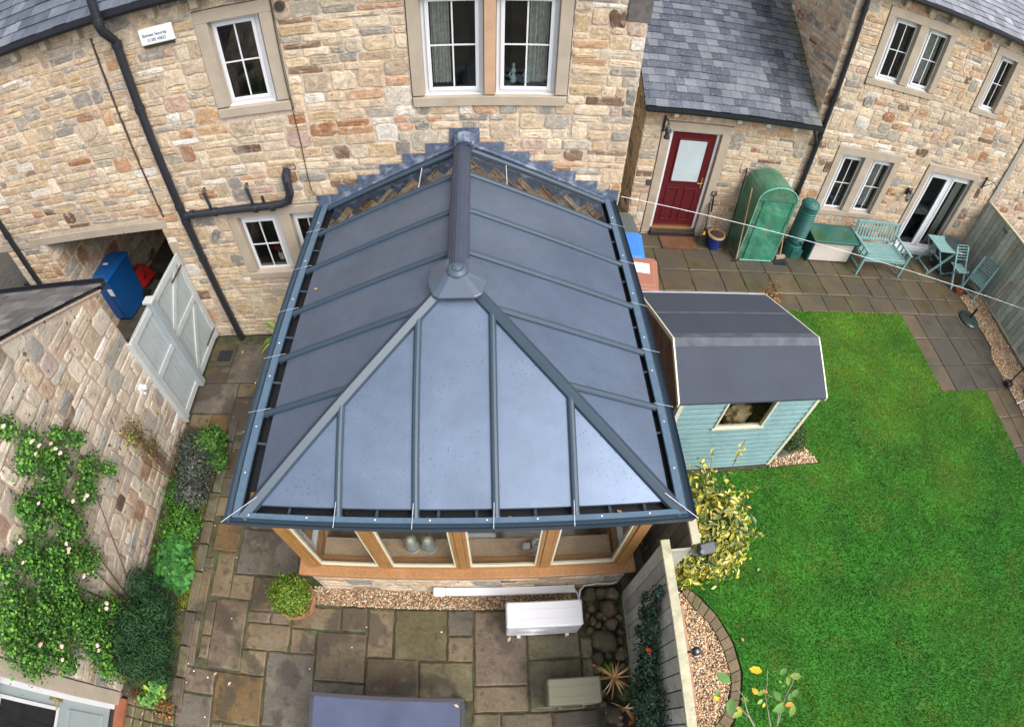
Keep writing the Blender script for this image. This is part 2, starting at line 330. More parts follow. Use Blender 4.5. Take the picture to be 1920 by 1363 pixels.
def window(parent, x0, x1, z0, z1, Y, room=True, bars=(2, 2), curtain=None, wall=None, fr=.055, deep=.5):
    """white casement facing south at plane y=Y (front of frame); parts of parent"""
    b = B(); f = fr; t = .06
    b.box(x0, x0 + f, Y, Y + t, z0, z1); b.box(x1 - f, x1, Y, Y + t, z0, z1); b.box(x0 + f, x1 - f, Y, Y + t, z1 - f, z1); b.box(x0 + f, x1 - f, Y, Y + t, z0, z0 + f)
    b.box(x0 - .01, x1 + .01, Y - .05, Y - .002, z0 - .03, z0 + .012)                     # projecting cill
    g = f * .75; a0, a1, c0, c1 = x0 + f * .8, x1 - f * .8, z0 + f * .8, z1 - f * .8; q = Y - .018
    b.box(a0, a0 + g, q, Y - .002, c0, c1); b.box(a1 - g, a1, q, Y - .002, c0, c1); b.box(a0 + g, a1 - g, q, Y - .002, c1 - g, c1); b.box(a0 + g, a1 - g, q, Y - .002, c0, c0 + g)
    fo = b.build('window', M['upvc'], parent, bevel=.004)
    i0, i1, k0, k1 = a0 + g, a1 - g, c0 + g, c1 - g
    B().quad((i0, Y + .012, k0), (i1, Y + .012, k0), (i1, Y + .012, k1), (i0, Y + .012, k1)).build('pane', M['glass'], fo)
    m = B()
    for k in range(1, bars[0]): x = i0 + (i1 - i0) * k / bars[0]; m.box(x - .008, x + .008, Y - .002, Y + .008, k0, k1)
    for k in range(1, bars[1]): z = k0 + (k1 - k0) * k / bars[1]; m.box(i0, i1, Y - .0035, Y + .0065, z - .008, z + .008)
    if bars != (1, 1): m.build('glazing_bar', M['upvc'], fo)
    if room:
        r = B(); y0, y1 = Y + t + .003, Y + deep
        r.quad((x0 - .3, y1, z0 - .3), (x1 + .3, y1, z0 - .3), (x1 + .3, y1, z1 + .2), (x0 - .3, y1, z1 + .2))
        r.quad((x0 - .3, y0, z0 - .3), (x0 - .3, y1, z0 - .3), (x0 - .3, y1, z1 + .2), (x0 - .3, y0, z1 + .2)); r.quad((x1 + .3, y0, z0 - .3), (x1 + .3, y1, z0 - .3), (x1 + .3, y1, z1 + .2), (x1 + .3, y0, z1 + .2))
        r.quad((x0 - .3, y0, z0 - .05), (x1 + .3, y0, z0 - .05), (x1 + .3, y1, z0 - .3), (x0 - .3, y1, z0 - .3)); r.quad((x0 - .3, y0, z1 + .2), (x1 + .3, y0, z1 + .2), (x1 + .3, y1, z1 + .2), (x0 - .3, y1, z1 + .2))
        r.build('room_shade', M['dark'], fo)  # shade of the unlit room put into this box's colour
    for (ca, cb) in (curtain or []):
        xa, xb = i0 + (i1 - i0) * ca, i0 + (i1 - i0) * cb; n = max(6, int((xb - xa) / .012)); cu = B()
        for k in range(n):
            u, v = xa + (xb - xa) * k / n, xa + (xb - xa) * (k + 1) / n; yk = [Y + .13 + .018 * math.sin(k * 1.9 + s * 1.9) for s in (0, 1)]
            cu.quad((u, yk[0], k0), (v, yk[1], k0), (v, yk[1], k1 + .1), (u, yk[0], k1 + .1))
        cu.build('curtain', M['curtain'], fo, smooth=True)
    return fo
def surround(parent, x0, x1, z0, z1, Y, j=.14, lint=.16, sill=.13, mull=None, mm=None):
    """dressed stone round an opening x0..x1, z0..z1 (opening edges); face 14 mm proud of the wall plane Y, reveals go back"""
    D = .16; p = Y - .022
    B().box(x0 - j, x1 + j, p, Y + D, z1, z1 + lint).build('lintel', M['sand'], parent, bevel=.004)
    b = B(); b.add([(x0 - j, p - .012, z0 - sill), (x1 + j, p - .012, z0 - sill), (x1 + j, Y + D, z0 - sill), (x0 - j, Y + D, z0 - sill), (x0 - j, p - .012, z0 - .022), (x1 + j, p - .012, z0 - .022), (x1 + j, Y + D, z0 + .0), (x0 - j, Y + D, z0 + .0)],
          [(0, 3, 2, 1), (4, 5, 6, 7), (0, 1, 5, 4), (1, 2, 6, 5), (2, 3, 7, 6), (3, 0, 4, 7)])
    b.build('sill', M['sand'], parent, bevel=.004)
    for a, c in ((x0 - j, x0), (x1, x1 + j)): B().box(a, c, p, Y + D, z0, z1 - .002).build('jamb', M['sand'], parent, bevel=.004)
    for (a, c) in (mull or []): B().box(a, c, p - .003, Y + D, z0 - .002, z1 - .002).build('mullion', mm or M['sand'], parent, bevel=.004)
# ---------------------------------------------------------------- ground
RN = random.Random(7); NR = np.random.default_rng(7)
g = B(); g.quad((-60, -60, -.05), (60, -60, -.05), (60, 60, -.05), (-60, 60, -.05)).build('ground', mat('earth', (.075, .065, .045), rough=.9, var=.3, vs=.7), None)
tag(bpy.data.objects['ground'], kind='structure')
COLS = {'o': (136, 108, 68), 'b': (140, 122, 94), 'g': (118, 109, 98), 'p': (136, 116, 98), 'd': (108, 90, 72), 'm': (126, 116, 82)}
SL = [(-3.64, -3.28, 2.0, 2.37, 'o'), (-3.24, -2.41, 1.72, 2.31, 'g'), (-3.54, -3.29, 1.39, 1.97, 'b'), (-3.27, -2.98, 1.39, 1.69, 'b'), (-3.44, -3.01, 0.50, 1.36, 'p'), (-2.97, -2.43, 1.27, 1.69, 'd'), (-2.98, -2.69, 1.12, 1.25, 'p'), (-2.67, -2.42, 1.12, 1.25, 'p'), (-2.98, -2.42, 0.79, 1.10, 'b'), (-2.40, -1.81, 1.10, 1.36, 'b'), (-1.79, -1.5, 1.10, 1.38, 'b'), (-2.39, -2.1, 0.80, 1.08, 'b'), (-2.07, -1.49, 0.5, 1.07, 'b'), (-3.0, -2.69, 0.48, 0.77, 'b'), (-2.66, -2.09, -0.09, 0.78, 'g'), (-3.3, -2.69, -0.12, 0.46, 'o'), (-1.47, -1.18, 0.81, 1.37, 'b'), (-1.16, -0.57, 0.79, 1.37, 'm'), (-0.55, -0.27, 1.08, 1.37, 'g'), (-0.55, -0.27, 0.78, 1.06, 'b'), (-1.47, -0.88, 0.36, 0.79, 'd'), (-0.86, -0.28, 0.33, 0.76, 'm'), (-2.07, -1.49, 0.30, 0.48, 'g'), (-0.25, 0.33, 0.5, 1.36, 'p'), (-0.26, 0.32, 0.2, 0.48, 'b'), (-0.28, 0.01, 0.01, 0.18, 'm'), (0.35, 0.93, 0.78, 1.36, 'm'), (0.95, 1.08, 0.77, 1.0, 'b'), (0.34, 0.93, 0.19, 0.76, 'm'), (0.95, 1.07, 0.46, 0.75, 'b'), (0.03, 0.56, -0.01, 0.17, 'b'), (0.58, 1.08, -0.02, 0.17, 'd'), (-3.78, -3.32, 0.17, 0.46, 'p'), (-3.79, -3.32, -0.40, 0.14, 'g'), (-3.78, -3.63, 0.48, 1.05, 'p'), (-4.60, -3.89, 4.09, 4.64, 'g'), (-3.87, -3.58, 4.4, 4.64, 'b'), (-3.86, -3.46, 3.74, 4.38, 'd'), (-4.56, -4.21, 3.75, 4.07, 'b'), (-4.19, -3.88, 3.73, 4.07, 'o'), (-4.14, -3.56, 4.66, 5.43, 'g'), (-4.58, -4.16, 5.0, 5.43, 'm'), (-4.58, -4.16, 4.66, 4.98, 'd')]
def fill_slabs(rects, x0, x1, y0, y1, seed, sizes=(.28, .43, .58), c=.145):
    rnd = random.Random(seed); nx, ny = int((x1 - x0) / c), int((y1 - y0) / c); occ = np.zeros((nx, ny), bool)
    for a, b, d, e, t in rects:
        for i in range(nx):
            for j in range(ny):
                cx, cy = x0 + i * c, y0 + j * c
                if min(b, cx + c) - max(a, cx) > .015 and min(e, cy + c) - max(d, cy) > .015: occ[i, j] = True
    out = []
    for j in range(ny):
        for i in range(nx):
            if occ[i, j]: continue
            wi, hi = rnd.choice((2, 3, 4, 4)), rnd.choice((2, 3, 4)); a = 1
            while a < wi and i + a < nx and not occ[i + a, j]: a += 1
            b = 1
            while b < hi and j + b < ny and not occ[i:i + a, j + b].any(): b += 1
            occ[i:i + a, j:j + b] = True
            out.append((x0 + i * c + .008, x0 + (i + a) * c - .008, y0 + j * c + .008, y0 + (j + b) * c - .008, rnd.choice('bbgpmd')))
    return out
def flag(mb, a, b, c, d, t, rnd, z=0., q=(.8, 1.08)):
    q_ = rnd.uniform(*q) * .60; col = tuple(x * q_ for x in lin(*COLS[t])); n = 5; e = .006; dz = rnd.uniform(-.003, .003); P = []
    J = lambda: rnd.uniform(-.007, .007)
    ring = []
    for k in range(n): ring.append((a + (b - a) * k / n, c + J()))
    for k in range(n): ring.append((b + J(), c + (d - c) * k / n))
    for k in range(n): ring.append((b - (b - a) * k / n, d + J()))
    for k in range(n): ring.append((a + J(), d - (d - c) * k / n))
    cx, cy = (a + b) / 2, (c + d) / 2; m = len(ring); s = 1 - .014 / (min(b - a, d - c) / 2)
    v = [(x, y, z - .04) for x, y in ring] + [(x, y, z - .010 + dz) for x, y in ring] + [(cx + (x - cx) * s, cy + (y - cy) * s, z + dz) for x, y in ring]
    f = [(r * m + k, r * m + (k + 1) % m, (r + 1) * m + (k + 1) % m, (r + 1) * m + k) for r in range(2) for k in range(m)] + [tuple(range(2 * m, 3 * m))]
    mb.add(v, f, col)
mb = B(); rnd = random.Random(3)
conserv = [(-2.15, 1.5, 1.38, 5.63, 'b')]
extra = fill_slabs(SL + conserv + [(1.08, 1.6, -2, 2, 'b'), (-5, -3.80, -1.2, 3.6, 'b')], -4.6, 1.08, -1.3, 5.6, 5)
for s in SL + extra: flag(mb, *s, rnd)
for i in range(5):                                         # small setts by the outbuilding door
    for j in range(6): flag(mb, -4.52 + i * .145, -4.39 + i * .145, -.9 + j * .15, -.765 + j * .15, 'm', rnd)
tag(mb.build('patio', M['flag']), kind='structure')
tag(B().quad((-4.62, -1.4, -.022), (1.5, -1.4, -.022), (1.5, 5.62, -.022), (-4.62, 5.62, -.022)).build('patio_bedding', mat('mossy_joint', (.060, .056, .030), rough=.95, var=.5, vs=9, bump=.5, spots=[((.05, .10, .02), 4, .55, .1, .7), ((.13, .11, .07), 6, .6, .1, .6)])), kind='structure')
# rear terrace: square slabs
mb = B(); rnd = random.Random(11)
ys = [(7.68, 8.12), (7.06, 7.66), (6.50, 7.04), (6.06, 6.48)]
for r, (y0, y1) in enumerate(ys):
    x = 1.7 + (.0, .18, .1, .34)[r]
    while x < 11.0:
        e = x + rnd.choice((.44, .58, .60, .62, .58)); e = min(e, 11.0)
        if e - x > .1: flag(mb, x + .005, e - .005, y0, y1, rnd.choice('bbmbm'), rnd, q=(.50, .66))
        x = e
for y0, y1 in ((5.42, 6.05), (4.77, 5.41), (4.14, 4.76), (3.5, 4.13), (2.86, 3.49), (2.2, 2.85), (1.5, 2.19), (.8, 1.49)):
    xs = (8.03, 8.46, 9.10, 9.74, 10.32) if y1 > 4.2 else (9.30, 9.66, 10.10)
    for a, b in zip(xs, xs[1:]): flag(mb, a + .005, b - .005, y0, y1, 'g' if a > 8.4 and y1 > 4.7 else 'b', rnd, q=(.50, .60) if (8.4 < a < 9.9 and 4.7 < y1 < 6.1) else (.54, .68))
for y0 in np.arange(3.2, 6.0, .6):
    for x0 in (1.72, ): flag(mb, x0, x0 + .28, y0, y0 + .58, 'd', rnd)
flag(mb, 3.86, 4.2, 3.05, 3.35, 'b', rnd)
tag(mb.build('terrace', M['flag2']), kind='structure')
tag(B().quad((1.5, -1.5, -.024), (11.4, -1.5, -.024), (11.4, 8.14, -.024), (1.5, 8.14, -.024)).build('terrace_bedding', mat('dark_joint', (.075, .068, .045), rough=.95, var=.4, vs=8)), kind='structure')
# lawn
LAWN = [(3.83, 6.05), (5.33, 6.05), (8.02, 6.04), (8.02, 4.16), (9.26, 4.14), (9.28, 2.3), (9.3, -1.2), (9.2, -8), (2.6, -8), (2.50, -.42), (2.74, .0), (2.82, .36), (2.77, .74), (2.62, 1.10), (2.43, 1.37), (2.24, 1.53), (1.85, 1.75), (1.85, 3.0), (3.72, 3.02), (4.72, 3.02), (4.10, 4.05), (4.05, 5.2)]
def inpoly(P, poly):
    x, y = P[:, 0], P[:, 1]; r = np.zeros(len(P), bool); n = len(poly)
    for i in range(n):
        (xa, ya), (xb, yb) = poly[i], poly[(i + 1) % n]
        c = ((ya > y) != (yb > y)); r ^= c & (x < (xb - xa) * (y - ya) / (yb - ya + 1e-12) + xa)
    return r
lawn = B().slab(LAWN, -.03, .012).build('lawn', mat('turf', (.030, .165, .009), rough=.9, var=.3, vs=2.2, fine=.35, fs=120, bump=.6, bs=160, spots=[((.095, .14, .012), 1.6, .55, .12, .5), ((.11, .10, .03), 5, .64, .08, .5)]))
tag(lawn, kind='structure')
def blades(poly, box, n, hmin, hmax, seed):
    g = np.random.default_rng(seed); P = np.stack([g.uniform(box[0], box[1], n), g.uniform(box[2], box[3], n)], 1); P = P[inpoly(P, poly)]; n = len(P)
    a = g.uniform(0, 6.28, n); wd = g.uniform(.003, .006, n); h = g.uniform(hmin, hmax, n); ln = g.normal(0, .5, (n, 2)) * h[:, None]
    d = np.stack([np.cos(a), np.sin(a)], 1) * wd[:, None]; z = np.full(n, .011)
    V = np.stack([np.c_[P - d, z], np.c_[P + d, z], np.c_[P + ln, z + h]], 1).reshape(-1, 3); F = np.arange(3 * n).reshape(-1, 3)
    t = np.sin(P[:, 0] * 2.1 + 1.3 * np.sin(P[:, 1] * 1.7)) * .5 + np.sin(P[:, 1] * 3.1 + P[:, 0]) * .3 + g.normal(0, .5, n)
    up = np.clip((P[:, 1] - 1.6) / 3.0, 0, 1)                       # the lawn yellows towards the terrace
    t = np.clip(.05 + .30 * t + .42 * up + .5 * up * np.clip(np.sin(P[:, 0] * 2.6 + 1.0) * np.sin(P[:, 1] * 2.9 + .6) + .1, 0, 1), 0, 1)[:, None]
    c = (1 - t) * np.array([.016, .118, .006]) + t * np.array([.215, .290, .020]); c *= g.uniform(.95, 1.28, (n, 1))
    straw = g.random(n) < (.03 + .12 * up); c[straw] = np.array([.25, .22, .08]) * g.uniform(.6, 1.1, (straw.sum(), 1))
    return V, F, np.repeat(c, 3, 0)
V, F, c = blades(LAWN, (1.8, 9.3, -3.2, 6.1), 460000, .018, .034, 5)
tag(np_mesh('grass', V, F, c, M['grass']), 'short mown green lawn grass with yellower patches near the paving', 'grass', kind='stuff')
# gravel
def ico():
    t = (1 + 5 ** .5) / 2; v = np.array([(-1, t, 0), (1, t, 0), (-1, -t, 0), (1, -t, 0), (0, -1, t), (0, 1, t), (0, -1, -t), (0, 1, -t), (t, 0, -1), (t, 0, 1), (-t, 0, -1), (-t, 0, 1)]) / 1.9
    f = np.array([(0, 11, 5), (0, 5, 1), (0, 1, 7), (0, 7, 10), (0, 10, 11), (1, 5, 9), (5, 11, 4), (11, 10, 2), (10, 7, 6), (7, 1, 8), (3, 9, 4), (3, 4, 2), (3, 2, 6), (3, 6, 8), (3, 8, 9), (4, 9, 5), (2, 4, 11), (6, 2, 10), (8, 6, 7), (9, 8, 1)])
    return v, f
PEB = [(214, 190, 160), (188, 150, 116), (168, 118, 84), (226, 214, 200), (150, 128, 108), (120, 96, 80), (204, 164, 120), (236, 228, 220), (96, 78, 66), (190, 134, 96)]
def gravel(name, poly, box, dens, size, seed, label, z=0., tint=1.0):
    g = np.random.default_rng(seed); n = int((box[1] - box[0]) * (box[3] - box[2]) * dens); P = np.stack([g.uniform(box[0], box[1], n), g.uniform(box[2], box[3], n)], 1); P = P[inpoly(P, poly)]; n = len(P)
    v, f = ico(); V = v[None] * g.uniform(.7, 1.25, (n, 12, 1)); s = g.uniform(.6, 1.25, (n, 1, 3)) * size; s[:, :, 2] *= .6; V = V * s
    a = g.uniform(0, 6.28, n); ca, sa = np.cos(a)[:, None], np.sin(a)[:, None]; b = g.normal(0, .5, n); cb, sb = np.cos(b)[:, None], np.sin(b)[:, None]
    x, y, zz = V[..., 0], V[..., 1], V[..., 2]; x, zz = x * cb + zz * sb, -x * sb + zz * cb; x, y = x * ca - y * sa, x * sa + y * ca
    V = np.stack([x + P[:, :1], y + P[:, 1:], zz + z + g.uniform(0, .014, (n, 1))], -1).reshape(-1, 3)
    F = (f[None] + (np.arange(n) * 12)[:, None, None]).reshape(-1, 3); pal = np.array([lin(*c) for c in PEB])
    c = (pal[g.integers(0, len(pal), n)] * .75 + pal[:1] * .25) * np.array([1.0, .97, .86]) * g.uniform(.75, 1.05, (n, 1)) * tint
    o = np_mesh(name, V, F, np.repeat(c, 12, 0), M['pebble'], smooth=False); tag(o, label, 'gravel', kind='stuff')
    tag(B().slab(poly, -.03, z - .002).build('gravel_bed', mat('gravel_base', (.16, .115, .08), rough=.95, var=.4, vs=40)), kind='structure')
gravel('gravel', [(-2.16, 1.40), (1.0, 1.37), (1.0, 1.62), (-2.16, 1.62)], (-2.2, 1.0, 1.36, 1.63), 5200, .0135, 21, 'wet brown and cream pebbles along the foot of the conservatory wall', tint=.85)
IN = [(2.5, -.35), (2.54, -.04), (2.655, .33), (2.615, .69), (2.5, 1.0), (2.33, 1.22), (2.21, 1.44), (1.62, 1.44), (1.62, -1.0), (2.3, -1.0)]
gravel('gravel', IN, (1.6, 2.7, -1.0, 1.5), 4600, .0135, 22, 'pale pinkish pebbles inside the curved bed beside the timber fence', tint=1.15)
gravel('gravel', [(10.36, 6.64), (11.2, 6.9), (11.0, 5.6), (10.95, 4.2), (10.95, .5), (10.12, .5), (10.12, 4.0), (10.12, 4.9), (10.34, 5.2)], (10.1, 11.3, .5, 7.0), 2600, .017, 23, 'yellow brown pebble strip between the paving and the right hand fence')
gravel('gravel', [(3.85, 3.04), (4.70, 3.04), (4.08, 4.05), (3.85, 4.05)], (3.84, 4.75, 3.0, 4.05), 3400, .0145, 24, 'pinkish pebble corner between the shed and the lawn', tint=1.1)
# neighbour plot beyond the fence
tag(B().box(11.36, 20, .5, 8.1, -.045, .03).build('neighbour_path', mat('grey_concrete', (.16, .145, .12), rough=.9, var=.2, vs=2)), kind='structure')
tag(B().box(-12, -4.62, 5.62, 10.5, -.045, -.004).build('passage_floor', mat('damp_cobbles', (.075, .062, .045), rough=.7, var=.35, vs=6, bump=.6, bs=14)), kind='structure')
# curved edging of stone blocks
mb = B(); rnd = random.Random(5)
OUT = [(2.25, 1.503), (2.41, 1.345), (2.60, 1.075), (2.742, .729), (2.78, .365), (2.715, .053), (2.58, -.22), (2.28, -.45)]; INN = [(2.21, 1.43), (2.33, 1.22), (2.50, .995), (2.615, .688), (2.656, .324), (2.60, .075), (2.48, -.12), (2.22, -.33)]
def lerp_path(P, t):
    k = min(int(t), len(P) - 2); f = t - k; return (P[k][0] * (1 - f) + P[k + 1][0] * f, P[k][1] * (1 - f) + P[k + 1][1] * f)
N_ = 18
for i in range(N_):
    t0, t1 = (i + .02) * 7 / N_, (i + .98) * 7 / N_
    q = [lerp_path(INN, t0), lerp_path(OUT, t0), lerp_path(OUT, t1), lerp_path(INN, t1)]
    mb.slab(q, -.03, .035 + rnd.uniform(-.004, .006), (lambda q_: tuple(x * q_ for x in lin(140, 122, 92)))(rnd.uniform(.5, .68)))
tag(mb.build('garden_edging', mat('edging_stone', attr=True, rough=.8, var=.2, vs=9, fine=.1, bump=.3, spots=[((.06, .08, .02), 5, .55, .1, .5)]), bevel=.008), 'curved row of mossy stone blocks edging the pebble bed', 'garden edging')
# ---------------------------------------------------------------- main house (behind the conservatory)
WY = 5.63
def bk(x, z, d=.075, Y=WY):                    # seen in the wall plane -> same sight line d further back
    k = (Y + d) / Y; return x * k, 6.3 - (6.3 - z) * k
H = thing('stone_house', 'large rubble stone house directly behind the conservatory, with slate roof and black waste pipes', 'house', (-4, 5.63, 0))
holes = [(-3.12, -2.19, 3.80, 5.12), (-.83, .86, 3.70, 5.12), (-3.51, -2.0, 1.24, 2.49), (-6.97, -4.61, -.1, 2.44), (-9.5, -7.95, -.1, 2.43), (-2.0, 1.45, -.1, 2.25)]
mb = B()
stone_wall(mb, (-9.5, WY, 0), X_, Z_, (0, -1, 0), 11.13, 5.33, [(a + 9.5, b + 9.5, c, d) for a, b, c, d in holes], seed=4)
stone_wall(mb, (1.63, WY, 0), Y_, Z_, (1, 0, 0), 3.2, 5.33, seed=9)
stone_wall(mb, (-6.97, WY, 0), Y_, Z_, (1, 0, 0), 3.6, 2.42, seed=10, dull=.3, rows=(.14, .24), wid=(.25, .6))      # passage side
stone_wall(mb, (-4.61, WY + 3.6, 0), (0, -1, 0), Z_, (-1, 0, 0), 3.6, 2.42, seed=12, dull=.3)
mb.build('wall', M['stone'], H)
b = B(); b.box(-9.5, 1.60, 6.4, 12, 2.44, 5.2); b.box(-4.5, 1.6, 6.4, 12, 0, 2.43); b.box(-9.5, -4.4, 9.3, 9.5, 0, 2.43); b.box(-9.5, 1.6, 5.66, 6.4, 5.14, 5.25); b.box(-9.5, -3.2, 5.68, 6.39, 2.445, 2.6)
b.box(-7.9, -7.02, 5.67, 9.2, 0, 2.43)
b.build('body_filler', mat('dark_filler', (.07, .055, .04), rough=.95, var=.3, vs=3), H)  # solid boxes added behind the walls to cast shadow and block light leaks
mb = B(); slates(mb, (-9.5, 5.49, 5.43), X_, (0, .82, .572), (0, -.572, .82), 11.2, 3.4, gauge=.16, seed=2)
mb.build('roof', M['slate'], H)
gut = [(-.06, .05), (-.06, -.01), (-.04, -.05), (.04, -.05), (.06, -.01), (.06, .05), (.052, .05), (.052, -.005), (-.052, -.005), (-.052, .05)]
b = B().bar((-9.5, 5.48, 5.36), (1.75, 5.48, 5.36), gut); b.box(-9.5, 1.7, 5.55, 5.60, 5.31, 5.43)
b.build('eaves_gutter', M['black'], H)
for k in range(13):
    x = -6.73 + .53 * k
    if x < 1.5 and abs(x + 4.08) > .1: B().box(x - .045, x + .045, 5.53, WY + .01, 5.17, 5.31).build('corbel', M['sand'], H, bevel=.006)
# openings
surround(H, -2.96, -2.35, 3.94, 4.97, WY, j=.15, lint=.14)
x0, z0 = bk(-2.945, 3.955); x1, z1 = bk(-2.365, 4.985); window(H, x0, x1, z0, z1, WY + .075)
surround(H, -.69, .72, 3.85, 4.97, WY, j=.13, lint=.14, mull=[(-.045, .075)], mm=M['mullion'])
x0, z0 = bk(-.68, 3.86); x1, z1 = bk(-.05, 4.985); window(H, x0, x1, z0, z1, WY + .075, curtain=[(0, .42)])
x0, z0 = bk(.08, 3.86); x1, z1 = bk(.71, 4.985); wn = window(H, x0, x1, z0, z1, WY + .075, curtain=[(.52, 1)])
surround(H, -3.36, -2.13, 1.38, 2.35, WY, j=.14, lint=.12, mull=[(-2.765, -2.60)])
x0, z0 = bk(-3.35, 1.39); x1, z1 = bk(-2.775, 2.345); window(H, x0, x1, z0, z1, WY + .075)
x0, z0 = bk(-2.59, 1.39); x1, z1 = bk(-2.14, 2.345); window(H, x0, x1, z0, z1, WY + .075)
b = B()
for a, c in ((-7.28, -6.2), (-6.19, -5.3), (-5.29, -4.49)): b.box(a, c, WY - .02, WY + .35, 2.30, 2.435)
b.build('lintel', M['sand'], H, bevel=.004); B().box(-9.5, -7.36, WY - .02, WY + .35, 2.29, 2.42).build('lintel', M['sand'], H, bevel=.004)
b = B(); b.box(-4.61, -4.47, WY - .017, WY + .3, 1.62, 2.05); b.build('quoin', M['sand'], H, bevel=.006)
B().box(1.40, 1.655, WY - .022, WY + .3, 4.74, 5.06).build('dark_quoin', mat('dark_quoin_stone', (.11, .10, .095), rough=.9, var=.25, vs=20, bump=.5, bs=30), H, bevel=.01)
rn = random.Random(8)
for k in range(16):
    z = .1 + k * .29
    if z < 0: B().box(1.63 - rn.uniform(.2, .42), 1.652, WY - .020, WY + .25, z, z + .275).build('quoin', mat('quoin_stone', tuple(c * .95 for c in lin(*rn.choice(BUFF + GREY[:1] + PINK))), rough=.9, var=.14, fine=.1, bump=.4, bs=40), H, bevel=.012)
B().box(-4.489, -4.466, WY - .024, WY + .0, 2.50, 5.12).build('movement_joint', mat('joint_mastic', (.075, .045, .035), rough=.8, var=.3, vs=30), H)
# pipes
def collar(b, p, q, r): b.tube([p, q], r, 12)
b = B(); PX = -4.10
b.tube([(PX, 5.36, 7.0), (PX, 5.36, 5.26), (PX, 5.38, 5.20), (PX, 5.51, 5.06), (PX, 5.545, 5.0), (PX, 5.545, 0.02)], .054, 12)
for z in (4.95, 4.1, 2.64, 2.40, 1.72): collar(b, (PX, 5.545, z), (PX, 5.545, z + .07), .064)
collar(b, (PX, 5.36, 5.28), (PX, 5.36, 5.36), .064)
b.tube([(PX, 5.545, 2.52), (-2.80, 5.545, 2.545), (-2.62, 5.545, 2.56), (-2.52, 5.545, 2.60), (-2.475, 5.545, 2.70), (-2.47, 5.545, 2.90), (-2.47, 5.56, 2.96), (-2.47, 5.66, 3.0)], .054, 12)
for x in (-3.98, -3.62, -3.02, -2.78): collar(b, (x, 5.545, 2.53), (x + .05, 5.545, 2.53), .064)
for x, zt in ((-3.64, 2.86), (-3.02, 2.86)): b.tube([(x, 5.545, 2.55), (x, 5.545, 2.66), (x - .03, 5.57, zt - .03), (x - .03, 5.60, zt), (x - .03, 5.66, zt + .01)], .022, 8)
b.tube([(-2.86, 5.545, 2.55), (-2.86, 5.545, 2.70)], .02, 8)
b.build('waste_pipe', M['black'], H, smooth=False, bevel=.003)
b = B(); b.tube([(-7.61, 5.56, 5.3), (-7.61, 5.56, .02)], .045, 10); collar(b, (-7.61, 5.56, 2.6), (-7.61, 5.56, 2.68), .055); b.build('drainpipe', M['black'], H)
b = B(); b.tube([(-3.75, 5.70, 2.14), (-3.75, 5.55, 2.14)], .05, 12); b.tube([(-3.75, 5.555, 2.14), (-3.75, 5.53, 2.09)], .045, 12); b.build('boiler_flue', mat('grey_flue', (.16, .15, .15), rough=.5), H)
b = B(); b.tube([(-2.11, 5.70, 5.01), (-2.11, 5.60, 5.01)], .062, 16); v = b.build('round_vent', mat('brown_vent', (.10, .06, .045), rough=.5), H, bevel=.004)
B().tube([(-2.11, 5.602, 5.01), (-2.11, 5.596, 5.01)], .045, 16).build('vent_mouth', M['dark'], v)
B().tube([(-2.195, 5.60, 5.3), (-2.2, 5.598, 4.2), (-2.19, 5.60, 3.4), (-2.205, 5.598, 2.9), (-2.20, 5.59, 2.7), (-2.12, 5.57, 2.56)], .006, 5).build('cable', M['black'], H)
# alarm box with lettering
A = thing('alarm_box', 'white security alarm box with blue lettering high on the stone house wall', 'alarm box', (-3.58, 5.6, 4.96))
b = B(); b.add([(-3.79, 5.555, 4.875), (-3.37, 5.555, 4.875), (-3.37, 5.555, 5.06), (-3.79, 5.555, 5.06), (-3.80, 5.61, 4.865), (-3.36, 5.61, 4.865), (-3.36, 5.61, 5.075), (-3.80, 5.61, 5.075)], [(0, 1, 2, 3), (4, 7, 6, 5), (0, 4, 5, 1), (1, 5, 6, 2), (2, 6, 7, 3), (3, 7, 4, 0)])
b.build('case', mat('alarm_white', (.80, .82, .74), rough=.35, var=.03), A, bevel=.015)
B().add([(-3.78, 5.56, 4.868), (-3.38, 5.56, 4.868), (-3.38, 5.60, 4.83), (-3.78, 5.60, 4.83), (-3.78, 5.615, 4.868), (-3.38, 5.615, 4.868)], [(0, 3, 2, 1), (3, 4, 5, 2), (0, 1, 5, 4), (0, 4, 3), (1, 2, 5)]).build('underside', M['black'], A)
def lettering(txt, size, loc, rot, m, parent, spacing=1.0, xs=1.0):
    cu = bpy.data.curves.new('lettering', 'FONT'); cu.body = txt; cu.size = size; cu.extrude = .001; cu.align_x = 'CENTER'; cu.space_character = spacing
    t = bpy.data.objects.new('tmp_text', cu); C.objects.link(t); bpy.context.view_layer.update()
    me = bpy.data.meshes.new_from_object(t.evaluated_get(bpy.context.evaluated_depsgraph_get())); bpy.data.objects.remove(t)
    me.transform(Matrix.Translation(Vector(loc) - BASE.get(parent.name, Vector((0, 0, 0)))) @ rot.to_matrix().to_4x4() @ Matrix.Diagonal((xs, 1, 1, 1))); me.name = 'lettering'
    return link('lettering', me, m, parent, 0, BASE.get(parent.name))
from mathutils import Euler
RS = Euler((R(90), 0, 0))
INK = mat('blue_ink', (.05, .08, .30), rough=.5)
lettering('Bowsen Security', .054, (-3.585, 5.552, 4.975), RS, INK, A, .96, .92); lettering('01282 45822', .050, (-3.57, 5.552, 4.915), RS, INK, A, 1, .92)
